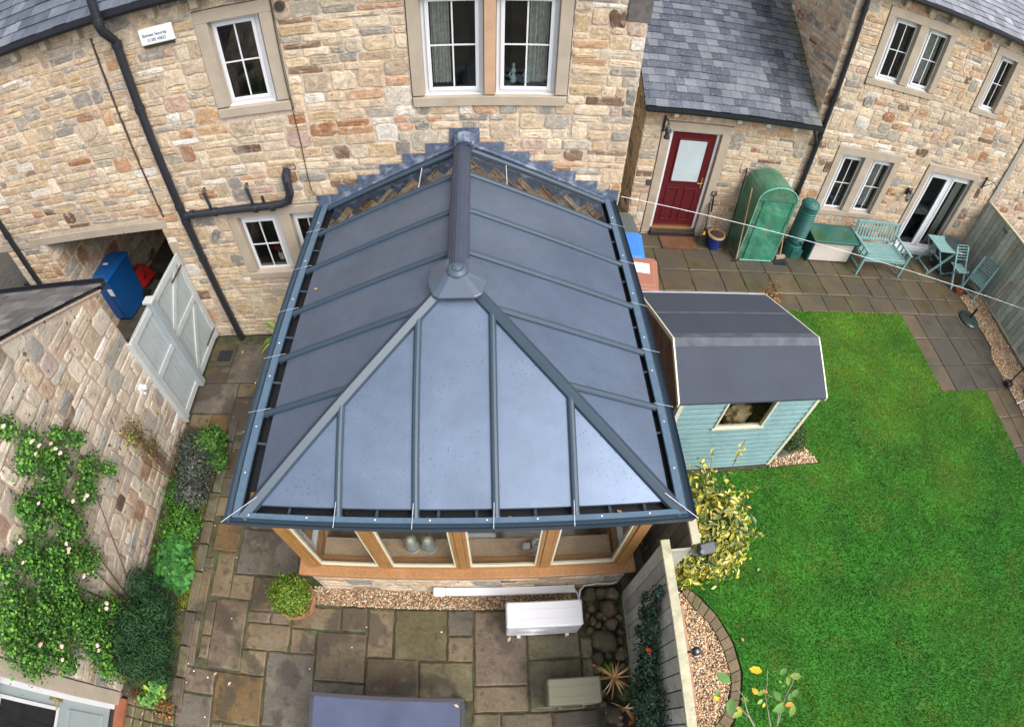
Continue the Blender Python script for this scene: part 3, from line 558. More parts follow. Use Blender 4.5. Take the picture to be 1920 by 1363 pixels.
# ornaments in the upstairs window
for k, (x, lab) in enumerate(((.27, 'pale figurine on the upstairs window ledge, left one of the pair'), (.42, 'pale figurine on the upstairs window ledge, right one of the pair'))):
    b = B(); b.lathe((x, 5.79, 3.93), [(.0, 0), (.035, .0), (.032, .05), (.018, .09), (.03, .12), (.022, .16), (.010, .175), (.02, .19), (.018, .215), (0, .228)], 12)
    b.tube([(x - .02, 5.79, 4.06), (x - .045, 5.77, 4.02), (x - .02, 5.76, 4.0)], .008, 6)
    tag(b.build('figurine', mat('porcelain', (.45, .58, .60), rough=.25)), lab, 'figurine', group='figurines on the window ledge')

# ---------------------------------------------------------------- outbuilding at lower left
G = thing('stone_outbuilding', 'weathered stone outbuilding with slate roof at the left, roses climbing on its gable', 'outbuilding', (-4.6, 3.9, 0))
vz = lambda y: 2.72 + (3.92 - y) * .545 if y > 1.2 else 2.72 + 2.72 * .545 - (1.2 - y) * .545
mb = B(); stone_wall(mb, (-4.6, -3, 0), Y_, Z_, (1, 0, 0), 6.92, 4.3, [(1.80, 2.98, -.1, 2.22)], top=lambda u: vz(u - 3), seed=31, rows=(.10, .17), wid=(.16, .50), dull=.42, mortar=(.40, .32, .25), prot=.018, joint=.013)
stone_wall(mb, (-4.6, 3.92, 0), (-1, 0, 0), Z_, Y_, 2.2, 2.7, seed=32, rows=(.1, .17), dull=.2)
mb.build('wall', M['stone2'], G)
B().box(-12, -4.9, -2.9, 3.88, 0, 2.6).build('body_filler', bpy.data.materials['dark_filler'], G)
mb = B(); S = Vector((0, -.878, .478)); slates(mb, (-12, 4.02, 2.76), X_, S, (0, .478, .878), 7.46, 3.2, gauge=.17, seed=6, cols=((96, 96, 98), (110, 108, 106), (84, 84, 88)))
mb.build('roof', M['slate'], G)
mb = B()
for k in range(16):
    y = 4.0 - k * .18; mb.obox((-4.56, y, vz(y) + .0), (-.07, 0, 0), (0, -.175, .0954), (0, .012, .022), (.42, .34, .27))
mb.build('verge_mortar', mat('verge_mortar_mix', (.42, .34, .27), rough=.95, var=.2, vs=30, bump=.5), G)
B().bar((-12, 4.10, 2.70), (-4.58, 4.10, 2.70), gut).build('eaves_gutter', M['black'], G)
# door in the gable
b = B(); b.box(-4.78, -4.585, -.20, -.03, 0, 2.22); b.box(-4.78, -4.585, -1.2, -.20, 2.08, 2.22); b.box(-4.78, -4.585, -1.2, -1.06, 0, 2.08); b.build('door_surround', M['sand'], G, bevel=.006)
D = thing('garden_door', '', '', (-4.7, -.2, 0)); bpy.data.objects.remove(D)
GD = B(); gd = mat('grey_door_paint', (.30, .35, .355), rough=.45, var=.03)
GD.box(-4.735, -4.69, -1.0, -.265, .07, 2.0); dl = GD.build('door', gd, G, bevel=.003)
b = B()
for a in ((-1.06, -1.0), (-.265, -.203)): b.box(-4.75, -4.64, *a, .05, 2.07)
b.box(-4.75, -4.64, -1.0, -.265, 2.002, 2.07); b.build('door_frame', M['upvc'], dl, bevel=.004)
b = B(); y0, y1, z0, z1 = -.90, -.37, 1.02, 1.95
b.box(-4.688, -4.675, y0, y1, z0, z0 + .04); b.box(-4.688, -4.675, y0, y1, z1 - .04, z1); b.box(-4.688, -4.675, y0, y0 + .04, z0 + .04, z1 - .04); b.box(-4.688, -4.675, y1 - .04, y1, z0 + .04, z1 - .04); b.build('window_bead', M['upvc'], dl)
B().box(-4.689, -4.680, y0 + .04, y1 - .04, z0 + .04, z1 - .04).build('pane', mat('dark_glass', (.015, .017, .02), rough=.08, spec=.6), dl)
b = B()
for a, c in ((-.90, -.66), (-.61, -.37)):
    b.box(-4.688, -4.680, a, c, .2, .22); b.box(-4.688, -4.680, a, c, .83, .85); b.box(-4.688, -4.680, a, a + .02, .22, .83); b.box(-4.688, -4.680, c - .02, c, .22, .83)
b.build('panel_moulding', gd, dl)
b = B(); b.box(-4.688, -4.68, -.31, -.28, .98, 1.2); b.tube([(-4.68, -.295, 1.11), (-4.64, -.295, 1.11), (-4.635, -.40, 1.11)], .009, 8); b.build('handle', M['brass'], dl)
B().box(-4.635, -4.49, -1.1, -.10, 0, .055).build('step', mat('red_step', (.26, .085, .045), rough=.8, var=.2, fine=.1), G, bevel=.006)
sf = thing('security_sensor', 'small white security light with sensor on the outbuilding gable', 'security light', (-4.58, 3.6, 1.28))
b = B(); b.box(-4.58, -4.545, 3.56, 3.66, 1.24, 1.34); b.build('back_plate', M['upvc'], sf, bevel=.006); b = B(); b.lathe((-4.51, 3.63, 1.27), [(0, 0), (.032, .005), (.036, .04), (.025, .06), (0, .065)], 14); b.build('lamp_head', M['upvc'], sf)
b = B(); b.lathe((-4.51, 3.57, 1.23), [(0, 0), (.02, .008), (.022, .025), (0, .035)], 12); b.build('sensor', M['upvc'], sf)

# ---------------------------------------------------------------- slate roofed annexe with red door
Pn = thing('stone_annexe', 'low stone annexe with mossy slate roof and a red door', 'annexe', (4.1, 8.12, 0))
PY = 8.12
mb = B(); stone_wall(mb, (2.57, PY, 0), X_, Z_, (0, -1, 0), 3.18, 2.72, [(3.06 - .17 - 2.57, 4.0 + .17 - 2.57, -.1, 2.42)], seed=41)
stone_wall(mb, (2.57, 11.2, 0), (0, -1, 0), Z_, (-1, 0, 0), 3.08, 4.9, top=lambda u: 2.74 + .70 * (11.2 - u - 8.12), seed=42, dull=.15, rows=(.08, .13))
mb.build('wall', M['stone'], Pn)
def moss(c, u, s, rnd):
    e = u - 2.62 - .10 * (s / 4) + rnd.uniform(-.12, .12); k = max(0, 1 - abs(e) / .42) * .55; c = tuple(x * (1 - k) for x in c)
    m_ = min(1, max(0, (u - 2.98 + rnd.uniform(-.1, .1)) / .25)) * .75; return tuple(x * (1 - m_) + y * m_ for x, y in zip(c, (.085, .088, .042)))
mb = B(); slates(mb, (2.47, 7.96, 2.76), X_, (0, .819, .573), (0, -.573, .819), 3.30, 4.3, gauge=.15, wid=(.15, .23), seed=7, tone=(.93, 1.06), cf=moss); mb.build('roof', M['slatemoss'], Pn)
B().bar((2.5, 7.92, 2.70), (5.80, 7.92, 2.70), gut).build('eaves_gutter', M['black'], Pn)
b = B(); b.tube([(5.62, 7.92, 2.66), (5.66, 7.94, 2.60), (5.86, 8.05, 2.36)], .034, 10); b.build('downpipe', M['black'], Pn)
for x in (3.05, 3.62, 4.2, 4.76, 5.3): B().box(x - .04, x + .04, 8.0, PY + .01, 2.53, 2.64).build('corbel', M['cream'], Pn, bevel=.005)
surround(Pn, 3.06, 4.0, .02, 2.24, PY, j=.16, lint=.16, sill=.02)
b = B(); b.box(3.07, 3.12, 8.17, 8.23, .1, 2.24); b.box(3.94, 3.99, 8.17, 8.23, .1, 2.24); b.box(3.12, 3.94, 8.17, 8.23, 2.19, 2.24); rf = b.build('door_frame', M['upvc'], Pn, bevel=.003)
RED = mat('dark_red_paint', (.095, .006, .011), rough=.35, var=.04, coat=.2)
rd = B().box(3.122, 3.938, 8.185, 8.225, .12, 2.188).build('door', RED, Pn, bevel=.003)
tag(rd, 'dark red panelled door with frosted glass')
B().box(3.28, 3.79, 8.174, 8.184, 1.18, 2.03).build('pane', mat('frosted_glass', (.46, .53, .56), rough=.25, var=.06, vs=3, wave=('Z', 9, .12)), rd)
b = B()
for a in ((3.25, 3.28, 1.15, 2.06), (3.79, 3.82, 1.15, 2.06)): b.box(a[0], a[1], 8.168, 8.184, a[2], a[3])
b.box(3.28, 3.79, 8.168, 8.184, 1.15, 1.18); b.box(3.28, 3.79, 8.168, 8.184, 2.03, 2.06)
for a, c in ((3.23, 3.47), (3.59, 3.83)):
    for q in (.28, 1.00): b.box(a, c, 8.172, 8.184, q, q + .025)
    for q in (a, c - .022): b.box(q, q + .022, 8.172, 8.184, .305, 1.0)
b.build('panel_moulding', RED, rd, bevel=.003)
b = B(); b.box(3.865, 3.895, 8.172, 8.184, 1.05, 1.27); b.tube([(3.88, 8.175, 1.18), (3.88, 8.13, 1.18), (3.78, 8.125, 1.18)], .010, 8); b.build('handle', M['brass'], rd)
B().box(3.12, 3.94, 8.14, 8.184, .10, .125).build('threshold', M['brass'], rd)
B().box(3.07, 3.99, 8.03, 8.17, .0, .10).build('step', mat('dark_brown_step', (.035, .022, .02), rough=.5, var=.15), Pn, bevel=.008)
b = B(); b.box(2.80, 2.90, 8.085, 8.115, 1.10, 1.22); b.build('meter_hatch', mat('hatch_grey', (.06, .065, .07), rough=.5), Pn, bevel=.004)
lt = thing('wall_lantern', 'small black bracket lantern with a bell shape beside the red door', 'lantern', (2.95, 8.0, 2.3))
b = B(); b.box(2.885, 2.915, 8.085, 8.11, 2.2, 2.5); b.tube([(2.9, 8.09, 2.46), (2.9, 7.98, 2.50), (2.9, 7.86, 2.46)], .010, 6); b.tube([(2.9, 8.09, 2.26), (2.9, 8.0, 2.34), (2.9, 7.9, 2.46)], .008, 6); b.build('bracket', M['black'], lt)
b = B(); b.lathe((2.9, 7.86, 2.20), [(0, 0), (.05, .0), (.055, .02), (.03, .10), (.065, .14), (.04, .19), (.008, .22), (.006, .27), (0, .27)], 10); b.build('lamp_body', M['black'], lt)

# ---------------------------------------------------------------- terraced house at the right
T = thing('terraced_house', 'rubble stone house at the upper right with white windows and french doors', 'house', (8.5, 8.14, 0))
TY = 8.139
hl = [(6.44, 8.10, 3.62, 5.14), (9.24, 10.08, 3.62, 5.14), (6.44, 8.08, .72, 2.33), (8.86, 10.56, -.1, 2.30)]
mb = B(); stone_wall(mb, (5.75, TY, 0), X_, Z_, (0, -1, 0), 8.2, 5.36, [(a - 5.75, b - 5.75, c, d) for a, b, c, d in hl], seed=51)
stone_wall(mb, (5.75, 12.6, 2.3), (0, -1, 0), Z_, (-1, 0, 0), 4.46, 4.4, seed=52, top=lambda u: 3.06 + .6 * (4.46 - u))
mb.build('wall', M['stone'], T)
B().box(5.9, 13.9, 8.9, 12, 0, 5.2).build('body_filler', bpy.data.materials['dark_filler'], T)
mb = B(); slates(mb, (5.6, 8.0, 5.44), X_, (0, .819, .573), (0, -.573, .819), 8.4, 3.6, gauge=.15, seed=8, cols=((120, 122, 130), (132, 134, 142), (108, 110, 120))); mb.build('roof', M['slate'], T)
b = B().bar((5.62, 7.98, 5.38), (13.9, 7.98, 5.38), gut); b.box(5.7, 13.9, 8.05, 8.10, 5.33, 5.44); b.build('eaves_gutter', M['black'], T)
for k in range(12): x = 6.15 + .55 * k; B().box(x - .045, x + .045, 8.04, TY + .01, 5.20, 5.33).build('corbel', M['sand'], T, bevel=.005)
b = B(); b.tube([(5.90, 7.98, 5.34), (5.90, 8.0, 5.28), (5.90, 8.07, 5.16), (5.90, 8.07, .05)], .046, 12)
for z in (4.9, 3.2, 2.42, 1.2): b.tube([(5.90, 8.07, z), (5.90, 8.07, z + .07)], .056, 12)
b.build('drainpipe', M['black'], T)
fb = lambda x, z: bk(x, z, .085, TY)
def pair(xa, xb, z0, z1, mulls, wins, cur):
    surround(T, xa, xb, z0, z1, TY, j=.15, lint=.17, sill=.13, mull=mulls)
    for (a, b_), c in zip(wins, cur):
        p, q = fb(a, z0 + .012); r, s = fb(b_, z1); window(T, p, r, q, s, TY + .085, curtain=c)
pair(6.60, 7.95, 3.78, 4.96, [(7.19, 7.38)], [(6.61, 7.18), (7.39, 7.94)], [None, [(0, 1)]])
pair(9.40, 9.93, 3.78, 4.96, [], [(9.41, 9.92)], [[(0, .5)]])
pair(6.60, 7.93, .87, 2.16, [(7.16, 7.36)], [(6.61, 7.15), (7.37, 7.92)], [None, [(.1, 1)]])
surround(T, 9.02, 10.44, .03, 2.14, TY, j=.14, lint=.16, sill=.03)
for k, (a, b_) in enumerate(((9.03, 9.72), (9.725, 10.43))):
    p, q = fb(a, .10); r, s = fb(b_, 2.13); o = window(T, p, r, q, s, TY + .085, bars=(1, 1), curtain=[None, [(.15, 1)]][k], fr=.075, deep=1.0); o.name = 'french_door'
    xx = (r - .08) if k == 0 else (p + .08)
    bb = B(); bb.box(xx - .015, xx + .015, TY + .055, TY + .066, 1.0, 1.2); bb.tube([(xx, TY + .06, 1.12), (xx, TY + .02, 1.12), (xx + (-.1 if k == 0 else .1), TY + .02, 1.12)], .009, 8); bb.build('handle', M['brass'], o)
B().box(8.98, 10.48, TY - .16, TY + .06, .0, .10).build('door_step', M['upvc'], T, bevel=.006)
B().box(11.30, 11.46, TY - .05, TY - .021, .1, 5.3).build('party_strip', mat('grey_strip', (.30, .28, .24), rough=.9, var=.12), T)
wl = thing('coach_lantern', 'black coach lantern on the stone wall beside the white french doors', 'lantern', (8.62, 8.05, 1.6))
b = B(); b.box(8.59, 8.65, 8.085, 8.115, 1.5, 1.66); b.tube([(8.62, 8.09, 1.64), (8.62, 8.04, 1.70), (8.62, 8.0, 1.68)], .010, 6); b.build('bracket', M['black'], wl)
b = B(); b.lathe((8.62, 8.0, 1.40), [(0, 0), (.03, 0), (.035, .02), (.03, .025)], 6); b.lathe((8.62, 8.0, 1.60), [(.075, 0), (.05, .04), (.015, .075), (.012, .10), (0, .10)], 6)
for k in range(6): a = k * math.pi / 3; b.tube([(8.62 + .035 * math.cos(a), 8.0 + .035 * math.sin(a), 1.42), (8.62 + .068 * math.cos(a), 8.0 + .068 * math.sin(a), 1.605)], .005, 4)
b.build('frame', M['black'], wl); B().lathe((8.62, 8.0, 1.425), [(.03, 0), (.062, .175)], 6).build('glass', M['glassc'], wl)
b = B(); b.tube([(10.78, 8.10, 2.25), (10.78, 7.85, 2.35), (10.78, 7.70, 2.28)], .010, 6); b.tube([(10.78, 8.10, 2.05), (10.78, 7.85, 2.35)], .008, 6); b.box(10.765, 10.795, 8.085, 8.112, 2.0, 2.32)
tag(b.build('hanging_bracket', M['black']), 'black iron hanging basket bracket right of the french doors', 'wall bracket')
# ---------------------------------------------------------------- conservatory
CV = thing('conservatory', 'hipped conservatory with dark grey wet roof panels, blue grey glazing bars and oak coloured frames', 'conservatory', (-.3, 3.6, 0))
XL, XR, YF, ZE = -1.93, 1.385, 1.62, 2.46          # panel edge rectangle
XC, YA, ZR = -.272, 3.43, 3.19; WB = 5.60
sL, sR, sF = (ZR - ZE) / (XC - XL), (ZR - ZE) / (XR - XC), (ZR - ZE) / (YA - YF)
zl = lambda x: ZE + sL * (x - XL); zr = lambda x: ZE + sR * (XR - x); zf = lambda y: ZE + sF * (y - YF)
hipL = lambda y: XL + (XC - XL) * (y - YF) / (YA - YF); hipR = lambda y: XR - (XR - XC) * (y - YF) / (YA - YF)
yhL = lambda x: YF + (x - XL) / (XC - XL) * (YA - YF); yhR = lambda x: YF + (XR - x) / (XR - XC) * (YA - YF)
by = [5.03, 4.37, 3.73, 3.125, 2.51]                # side bars
bx = [-1.205, -.595, .018, .625]                    # front bars
def sheet(pts, z, name, m, t=.025):
    b = B(); n = len(pts); b.add([(x, y, z(x, y)) for x, y in pts] + [(x, y, z(x, y) - t) for x, y in pts], [tuple(range(n)), tuple(range(2 * n - 1, n - 1, -1))] + [(k, k + n, (k + 1) % n + n, (k + 1) % n) for k in range(n)])
    return b.build(name, m, CV)
G_ = .012
for side in (0, 1):
    z = (lambda x, y: zl(x)) if side == 0 else (lambda x, y: zr(x)); xe = XL if side == 0 else XR; hy = yhL if side == 0 else yhR; hx = hipL if side == 0 else hipR
    sg = 1 if side == 0 else -1
    ed = [WB] + by
    for i in range(len(ed)):
        y1 = ed[i]; y0 = ed[i + 1] if i + 1 < len(ed) else YF
        xin = XC - sg * .02
        if y0 >= YA: pts = [(xe, y0), (xin, y0), (xin, y1), (xe, y1)]
        elif y1 > YA: pts = [(xe, y0), (hx(y0), y0), (XC, YA), (XC, y1), (xe, y1)]
        elif i + 1 < len(ed): pts = [(xe, y0), (hx(y0), y0), (hx(y1), y1), (xe, y1)]
        else: pts = [(xe, y0), (hx(y1), y1), (xe, y1)]
        if side == 1: pts = pts[::-1]
        if i == 0: o = sheet(pts, z, 'glass_panel', M['glassroof'], .01)
        else: o = sheet(pts, z, 'roof_panel', M['panel'])
xs = [XL] + bx + [XR]
for i in range(len(xs) - 1):
    a, b_ = xs[i], xs[i + 1]
    ya = (yhL(a) if a < XC else yhR(a)); yb = (yhL(b_) if b_ < XC else yhR(b_)); pts = [(a, YF), (b_, YF)]
    if yb > YF + .01: pts.append((b_, yb))
    if a < XC < b_: pts.append((XC, YA))
    if ya > YF + .01: pts.append((a, ya))
    sheet(pts, lambda x, y: zf(y), 'roof_panel', M['panel'])
BP = [(-.030, -.01), (.030, -.01), (.030, .018), (.018, .034), (0, .040), (-.018, .034), (-.030, .018)]
def gbar(p, q, up, prof=BP):
    b = B(); b.bar(p, q, prof, up); d = (Vector(q) - Vector(p)).normalized(); o = b.build('glazing_bar', M['bar'], CV, bevel=.003)
    c = B(); P0 = Vector(p) - d * .018; c.bar(P0, Vector(p) + d * .006, [(x * 1.22, y * 1.15 - .002) for x, y in prof], up); c.build('end_cap', M['bar'], o)
    return o
nL, nR, nF = Vector((-sL, 0, 1)).normalized(), Vector((sR, 0, 1)).normalized(), Vector((0, -sF, 1)).normalized()
for y in by + [5.56]:
    xi = hipL(y) if y < YA else XC; gbar((XL - .075, y, zl(XL - .075)), (xi - .03, y, zl(xi - .03)), nL)
    xi = hipR(y) if y < YA else XC; gbar((XR + .075, y, zr(XR + .075)), (xi + .03, y, zr(xi + .03)), nR)
for x in bx:
    yt = (yhL(x) if x < XC else yhR(x)) - .03; gbar((x, YF - .055, zf(YF - .055)), (x, yt, zf(yt)), nF)
HP = [(-.052, -.02), (.052, -.02), (.052, .030), (.034, .052), (-.034, .052), (-.052, .030)]
HP = [(-.055, -.02), (.055, -.02), (.050, .022), (.0, .060), (-.050, .022)]
for cx, hx in ((XL, -1), (XR, 1)):
    d = Vector((XC - cx, YA - YF, ZR - ZE)); p = Vector((cx, YF, ZE)) - d * .045; b = B(); b.bar(p, Vector((XC, YA, ZR)), HP); o = b.build('hip_bar', M['bar'], CV, bevel=.003)
    c = B(); dn = d.normalized(); c.bar(p - dn * .02, p + dn * .01, [(x * 1.15, y * 1.1) for x, y in HP]); c.build('end_cap', M['bar'], o)
# glass panel divider strips
for s, x0, x1, z in ((-1, -.78, -.78, zl), (1, .20, .20, zr)):
    B().obox((x0 - .003, 5.06, z(x0) + .003), (.006, 0, 0), (0, .46, 0), (0, 0, .006)).build('glass_joint', M['upvc'], CV)
HOOD = mat('hood_plastic', (.065, .088, .125), rough=.36, spec=.6, var=.04)
# ridge: ribbed moulding
RP = [(-.10, -.04), (-.098, .03), (-.082, .062), (-.070, .070), (-.066, .082), (-.050, .092), (-.044, .106), (-.026, .114), (-.020, .124), (.020, .124), (.026, .114), (.044, .106), (.050, .092), (.066, .082), (.070, .070), (.082, .062), (.098, .03), (.10, -.04)]
rg = B().bar((XC, YA - .05, ZR), (XC - .03, WB, ZR), RP).build('ridge_cap', M['ridge'], CV, bevel=.002)
b = B(); b.tube([(XC, YA - .06, ZR + .01), (XC, YA - .06, ZR + .09), (XC, YA - .06, ZR + .118)], [.088, .086, .066], 24); b.lathe((XC, YA - .06, ZR + .118), [(0, 0), (.045, 0), (.045, .012), (.03, .016), (.028, .026), (0, .028)], 20); b.build('ridge_end', HOOD, rg, bevel=.003)
# hipped end hood
top = [(-.085, .05), (.085, .05), (.085, -.10), (-.085, -.10)]; low = [(-.24, .09), (-.20, .15), (.20, .15), (.24, .09), (.255, -.10), (.205, -.25), (.15, -.285), (-.15, -.285), (-.205, -.25), (-.255, -.10)]
mid = [(-.10, .06), (-.09, .10), (.09, .10), (.10, .06), (.10, -.08), (.075, -.12), (.06, -.13), (-.06, -.13), (-.075, -.12), (-.10, -.08)]
v = [(XC + x, YA + y, ZR - .035) for x, y in low] + [(XC + x, YA + y, ZR - .012) for x, y in low] + [(XC + x, YA + y, ZR + .075) for x, y in mid]; n = 10
b = B().add(v, [tuple(range(n - 1, -1, -1)), tuple(range(2 * n, 3 * n))] + [(r * n + k, r * n + (k + 1) % n, (r + 1) * n + (k + 1) % n, (r + 1) * n + k) for r in range(2) for k in range(n)])
# drop the hood so its rim clears the panels
b.v = [(x, y, z - (0.0 if i >= n * 2 else .0) ) for i, (x, y, z) in enumerate(b.v)]
b.build('ridge_hood', HOOD, CV, bevel=.010)
# gutters: concave outer lip, pale flange, dark trough
Ox, OX, Oy, GZ, FK = -2.172, 1.578, 1.452, 2.47, .64
GP = [(0, 0), (.010, -.030), (.035, -.048), (.062, -.030), (.072, -.004)]
def gutter_run(p0, p1, inn0, inn1, name):
    """p0,p1 outer lip corners; inn: inward vectors incl. mitre"""
    p0, p1, a, c = Vector(p0), Vector(p1), Vector(inn0), Vector(inn1)
    b = B(); v = [p0 + a * d + Vector((0, 0, z)) for d, z in GP] + [p1 + c * d + Vector((0, 0, z)) for d, z in GP]; n = len(GP)
    b.add(v, [(k, k + 1, n + k + 1, n + k) for k in range(n - 1)])
    lo = Vector((0, 0, -.085)); b.quad(p0, p0 + a * .012 + lo, p1 + c * .012 + lo, p1); b.quad(p0 + a * .012 + lo, p0 + a * .24 + lo, p1 + c * .24 + lo, p1 + c * .012 + lo)
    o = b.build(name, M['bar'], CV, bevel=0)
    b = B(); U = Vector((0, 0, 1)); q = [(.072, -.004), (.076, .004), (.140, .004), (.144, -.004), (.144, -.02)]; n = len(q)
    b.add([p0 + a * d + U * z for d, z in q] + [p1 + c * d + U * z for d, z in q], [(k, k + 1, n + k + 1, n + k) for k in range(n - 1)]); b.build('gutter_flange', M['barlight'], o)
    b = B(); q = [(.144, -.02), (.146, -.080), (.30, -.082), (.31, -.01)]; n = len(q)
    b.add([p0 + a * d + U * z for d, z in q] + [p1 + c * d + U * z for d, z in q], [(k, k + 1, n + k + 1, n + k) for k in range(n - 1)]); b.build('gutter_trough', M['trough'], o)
    return o
gl = gutter_run((Ox, Oy, GZ), (Ox, WB, GZ), (1, FK, 0), (1, 0, 0), 'gutter'); gr = gutter_run((OX, WB, GZ), (OX, Oy, GZ), (-1, 0, 0), (-1, FK, 0), 'gutter')
gf = gutter_run((OX, Oy, GZ), (Ox, Oy, GZ), (-1, FK, 0), (1, FK, 0), 'gutter')
def br(o, a, b_): B().stick(a, b_, .022, .005).build('bracket', M['bar'], o)
for x in (-1.62, -.90, -.42, -.13, .32, .90, 1.18): br(gf, (x, Oy + .09, GZ - .03), (x, Oy + .17, GZ - .045))
for y in (4.72, 4.05, 3.4, 2.85, 2.2): br(gl, (Ox + .142, y, GZ - .03), (Ox + .25, y, GZ - .05)); br(gr, (OX - .142, y + .06, GZ - .03), (OX - .25, y + .06, GZ - .05))
ts = mat('pale_strip', (.60, .62, .68), rough=.5)
def screw(x, y): B().lathe((x, y, GZ + .004), [(0, 0), (.008, 0), (.006, .005), (0, .005)], 8).build('screw_head', M['upvc'], CV)
def tie(*a): B().stick(*a).build('tie_strip', ts, CV)
for y in by:
    tie((Ox - .004, y - .02, GZ + .012), (XL - .02, y + .01, zl(XL) + .048), .003, .001); tie((OX + .004, y - .02, GZ + .012), (XR + .02, y + .01, zr(XR) + .048), .003, .001)
for x in bx: tie((x - .02, Oy - .004, GZ + .006), (x - .012, YF + .03, zf(YF) + .05), .004, .001)
tie((Ox - .01, Oy - .01, GZ + .01), (XL + .06, YF + .03, ZE + .09), .005, .001); tie((OX + .01, Oy - .01, GZ + .01), (XR - .06, YF + .03, ZE + .09), .005, .001)
for x in (-1.95, -1.45, -.90, -.48, -.05, .33, .82, 1.2): screw(x, Oy + .07)
for y in (1.9, 2.35, 2.9, 3.3, 3.9, 4.5, 5.2): screw(Ox + .108, y); screw(OX - .108, y)
# stepped lead flashing on the house wall
b = B(); rnd = random.Random(2)
def fl(x0, x1, z0, z1, dz=0): b.add([(x0, WY - .028 - dz, z0), (x1, WY - .028 - dz, z0), (x1 + rnd.uniform(-.01, .01), WY - .030 - dz, z1), (x0 + rnd.uniform(-.01, .01), WY - .030 - dz, z1), (x0, WY - .018, z0), (x1, WY - .018, z0), (x1, WY - .018, z1), (x0, WY - .018, z1)], [(0, 1, 2, 3), (3, 2, 6, 7), (0, 3, 7, 4), (1, 5, 6, 2)])
n = 6
for k in range(n):
    for s in (-1, 1):
        xa = XC + s * (.14 + k * .285); xb = XC + s * (.14 + (k + 1) * .285 + .03); zt = ZR + .055 - .030 - (k + .05) * .285 * .455 + .04
        x0, x1 = min(xa, xb), max(xa, xb); lo = min(zl(xa), zl(xb)) if s < 0 else min(zr(xa), zr(xb)); fl(x0, x1, lo - .02, zt, .0015 * (k % 2))
fl(XC - .17, XC + .17, ZR + .02, ZR + .25, .004)
fla = b.build('lead_flashing', M['lead'], CV)
b = B()                                               # dressed lead fillet over the wall bar and ridge end
for s, z, e in ((-1, zl, XL - .03), (1, zr, XR + .03)):
    P = [Vector((XC + s * .06, 5.60, ZR + .05)), Vector((e, 5.60, z(e) + .045))]; b.stick(P[0], P[1], .05, .03)
b.tube([(XC, 5.50, ZR + .06), (XC, 5.62, ZR + .12)], [.12, .135], 12); b.build('lead_fillet', M['lead'], fla, bevel=.006)
# walls, sills, frames
PX0, PX1, PY0 = -2.01, 1.40, 1.68
mb = B(); kw = dict(rows=(.085, .13), wid=(.2, .5), dull=.25, mortar=(.50, .44, .36))
stone_wall(mb, (PX0 - .02, 1.61, 0), X_, Z_, (0, -1, 0), PX1 - PX0 + .04, .64, seed=61, **kw); stone_wall(mb, (PX0 - .03, WY, 0), (0, -1, 0), Z_, (-1, 0, 0), WY - 1.61, .64, seed=62, **kw); stone_wall(mb, (PX1 + .03, 1.61, 0), Y_, Z_, (1, 0, 0), WY - 1.61, .64, seed=63, **kw)
mb.build('dwarf_wall', M['stone'], CV)
b = B(); b.box(PX0 - .0, PX1, 1.63, 1.78, 0, .62); b.box(PX0, PX0 + .14, 1.78, WY, 0, .62); b.box(PX1 - .14, PX1, 1.78, WY, 0, .62); b.build('inner_wall', M['oakin'], CV)
b = B(); b.box(-2.125, 1.50, 1.565, 1.80, .635, .70); s1 = b.build('window_sill', M['oaksill'], CV, bevel=.008)
B().box(-2.125, -1.9, 1.802, 5.6, .635, .70).build('window_sill', M['oaksill'], CV, bevel=.008); B().box(1.28, 1.50, 1.802, 5.6, .635, .70).build('window_sill', M['oaksill'], CV, bevel=.008)
for x in (PX0 + .055, PX1 - .055): B().box(x - .055, x + .055, PY0 - .03, PY0 + .08, .70, 2.40).build('corner_post', M['oak'], CV, bevel=.008)
MX = [-1.145, -.325, .505]
for x in MX: B().box(x - .037, x + .037, PY0 - .02, PY0 + .05, .70, 2.30).build('mullion', M['oak'], CV, bevel=.006)
B().box(PX0 + .112, PX1 - .112, PY0 - .02, PY0 + .06, 2.302, 2.385).build('head_rail', M['oak'], CV, bevel=.004)
ed = [PX0 + .11] + MX + [PX1 - .11]
for i in range(4):
    a = ed[i] + (.039 if i else .003); c = ed[i + 1] - (.039 if i < 3 else .003); z0, z1 = .703, 2.298; f = .035; b = B()
    for q in ((a, a + f, z0, z1), (c - f, c, z0, z1)): b.box(q[0], q[1], PY0 - .012, PY0 + .04, q[2], q[3])
    b.box(a + f, c - f, PY0 - .012, PY0 + .04, z0, z0 + f); b.box(a + f, c - f, PY0 - .012, PY0 + .04, z1 - f, z1); fo = b.build('window', M['oak'], CV, bevel=.003)
    g2 = B(); e = .018; a2, c2, y2, y3, k0, k1 = a + f, c - f, PY0 - .004, PY0 + .03, z0 + f, z1 - f
    g2.box(a2, a2 + e, y2, y3, k0, k1); g2.box(c2 - e, c2, y2, y3, k0, k1); g2.box(a2 + e, c2 - e, y2, y3, k0, k0 + .03); g2.box(a2 + e, c2 - e, y2, y3, k1 - e, k1); g2.build('glazing_bead', M['cream'], fo)
    B().quad((a2 + e, PY0 + .01, k0 + .03), (c2 - e, PY0 + .01, k0 + .03), (c2 - e, PY0 + .01, k1 - e), (a2 + e, PY0 + .01, k1 - e)).build('pane', M['glassc'], fo)
sy = [1.80, 2.72, 3.66, 4.60, 5.56]
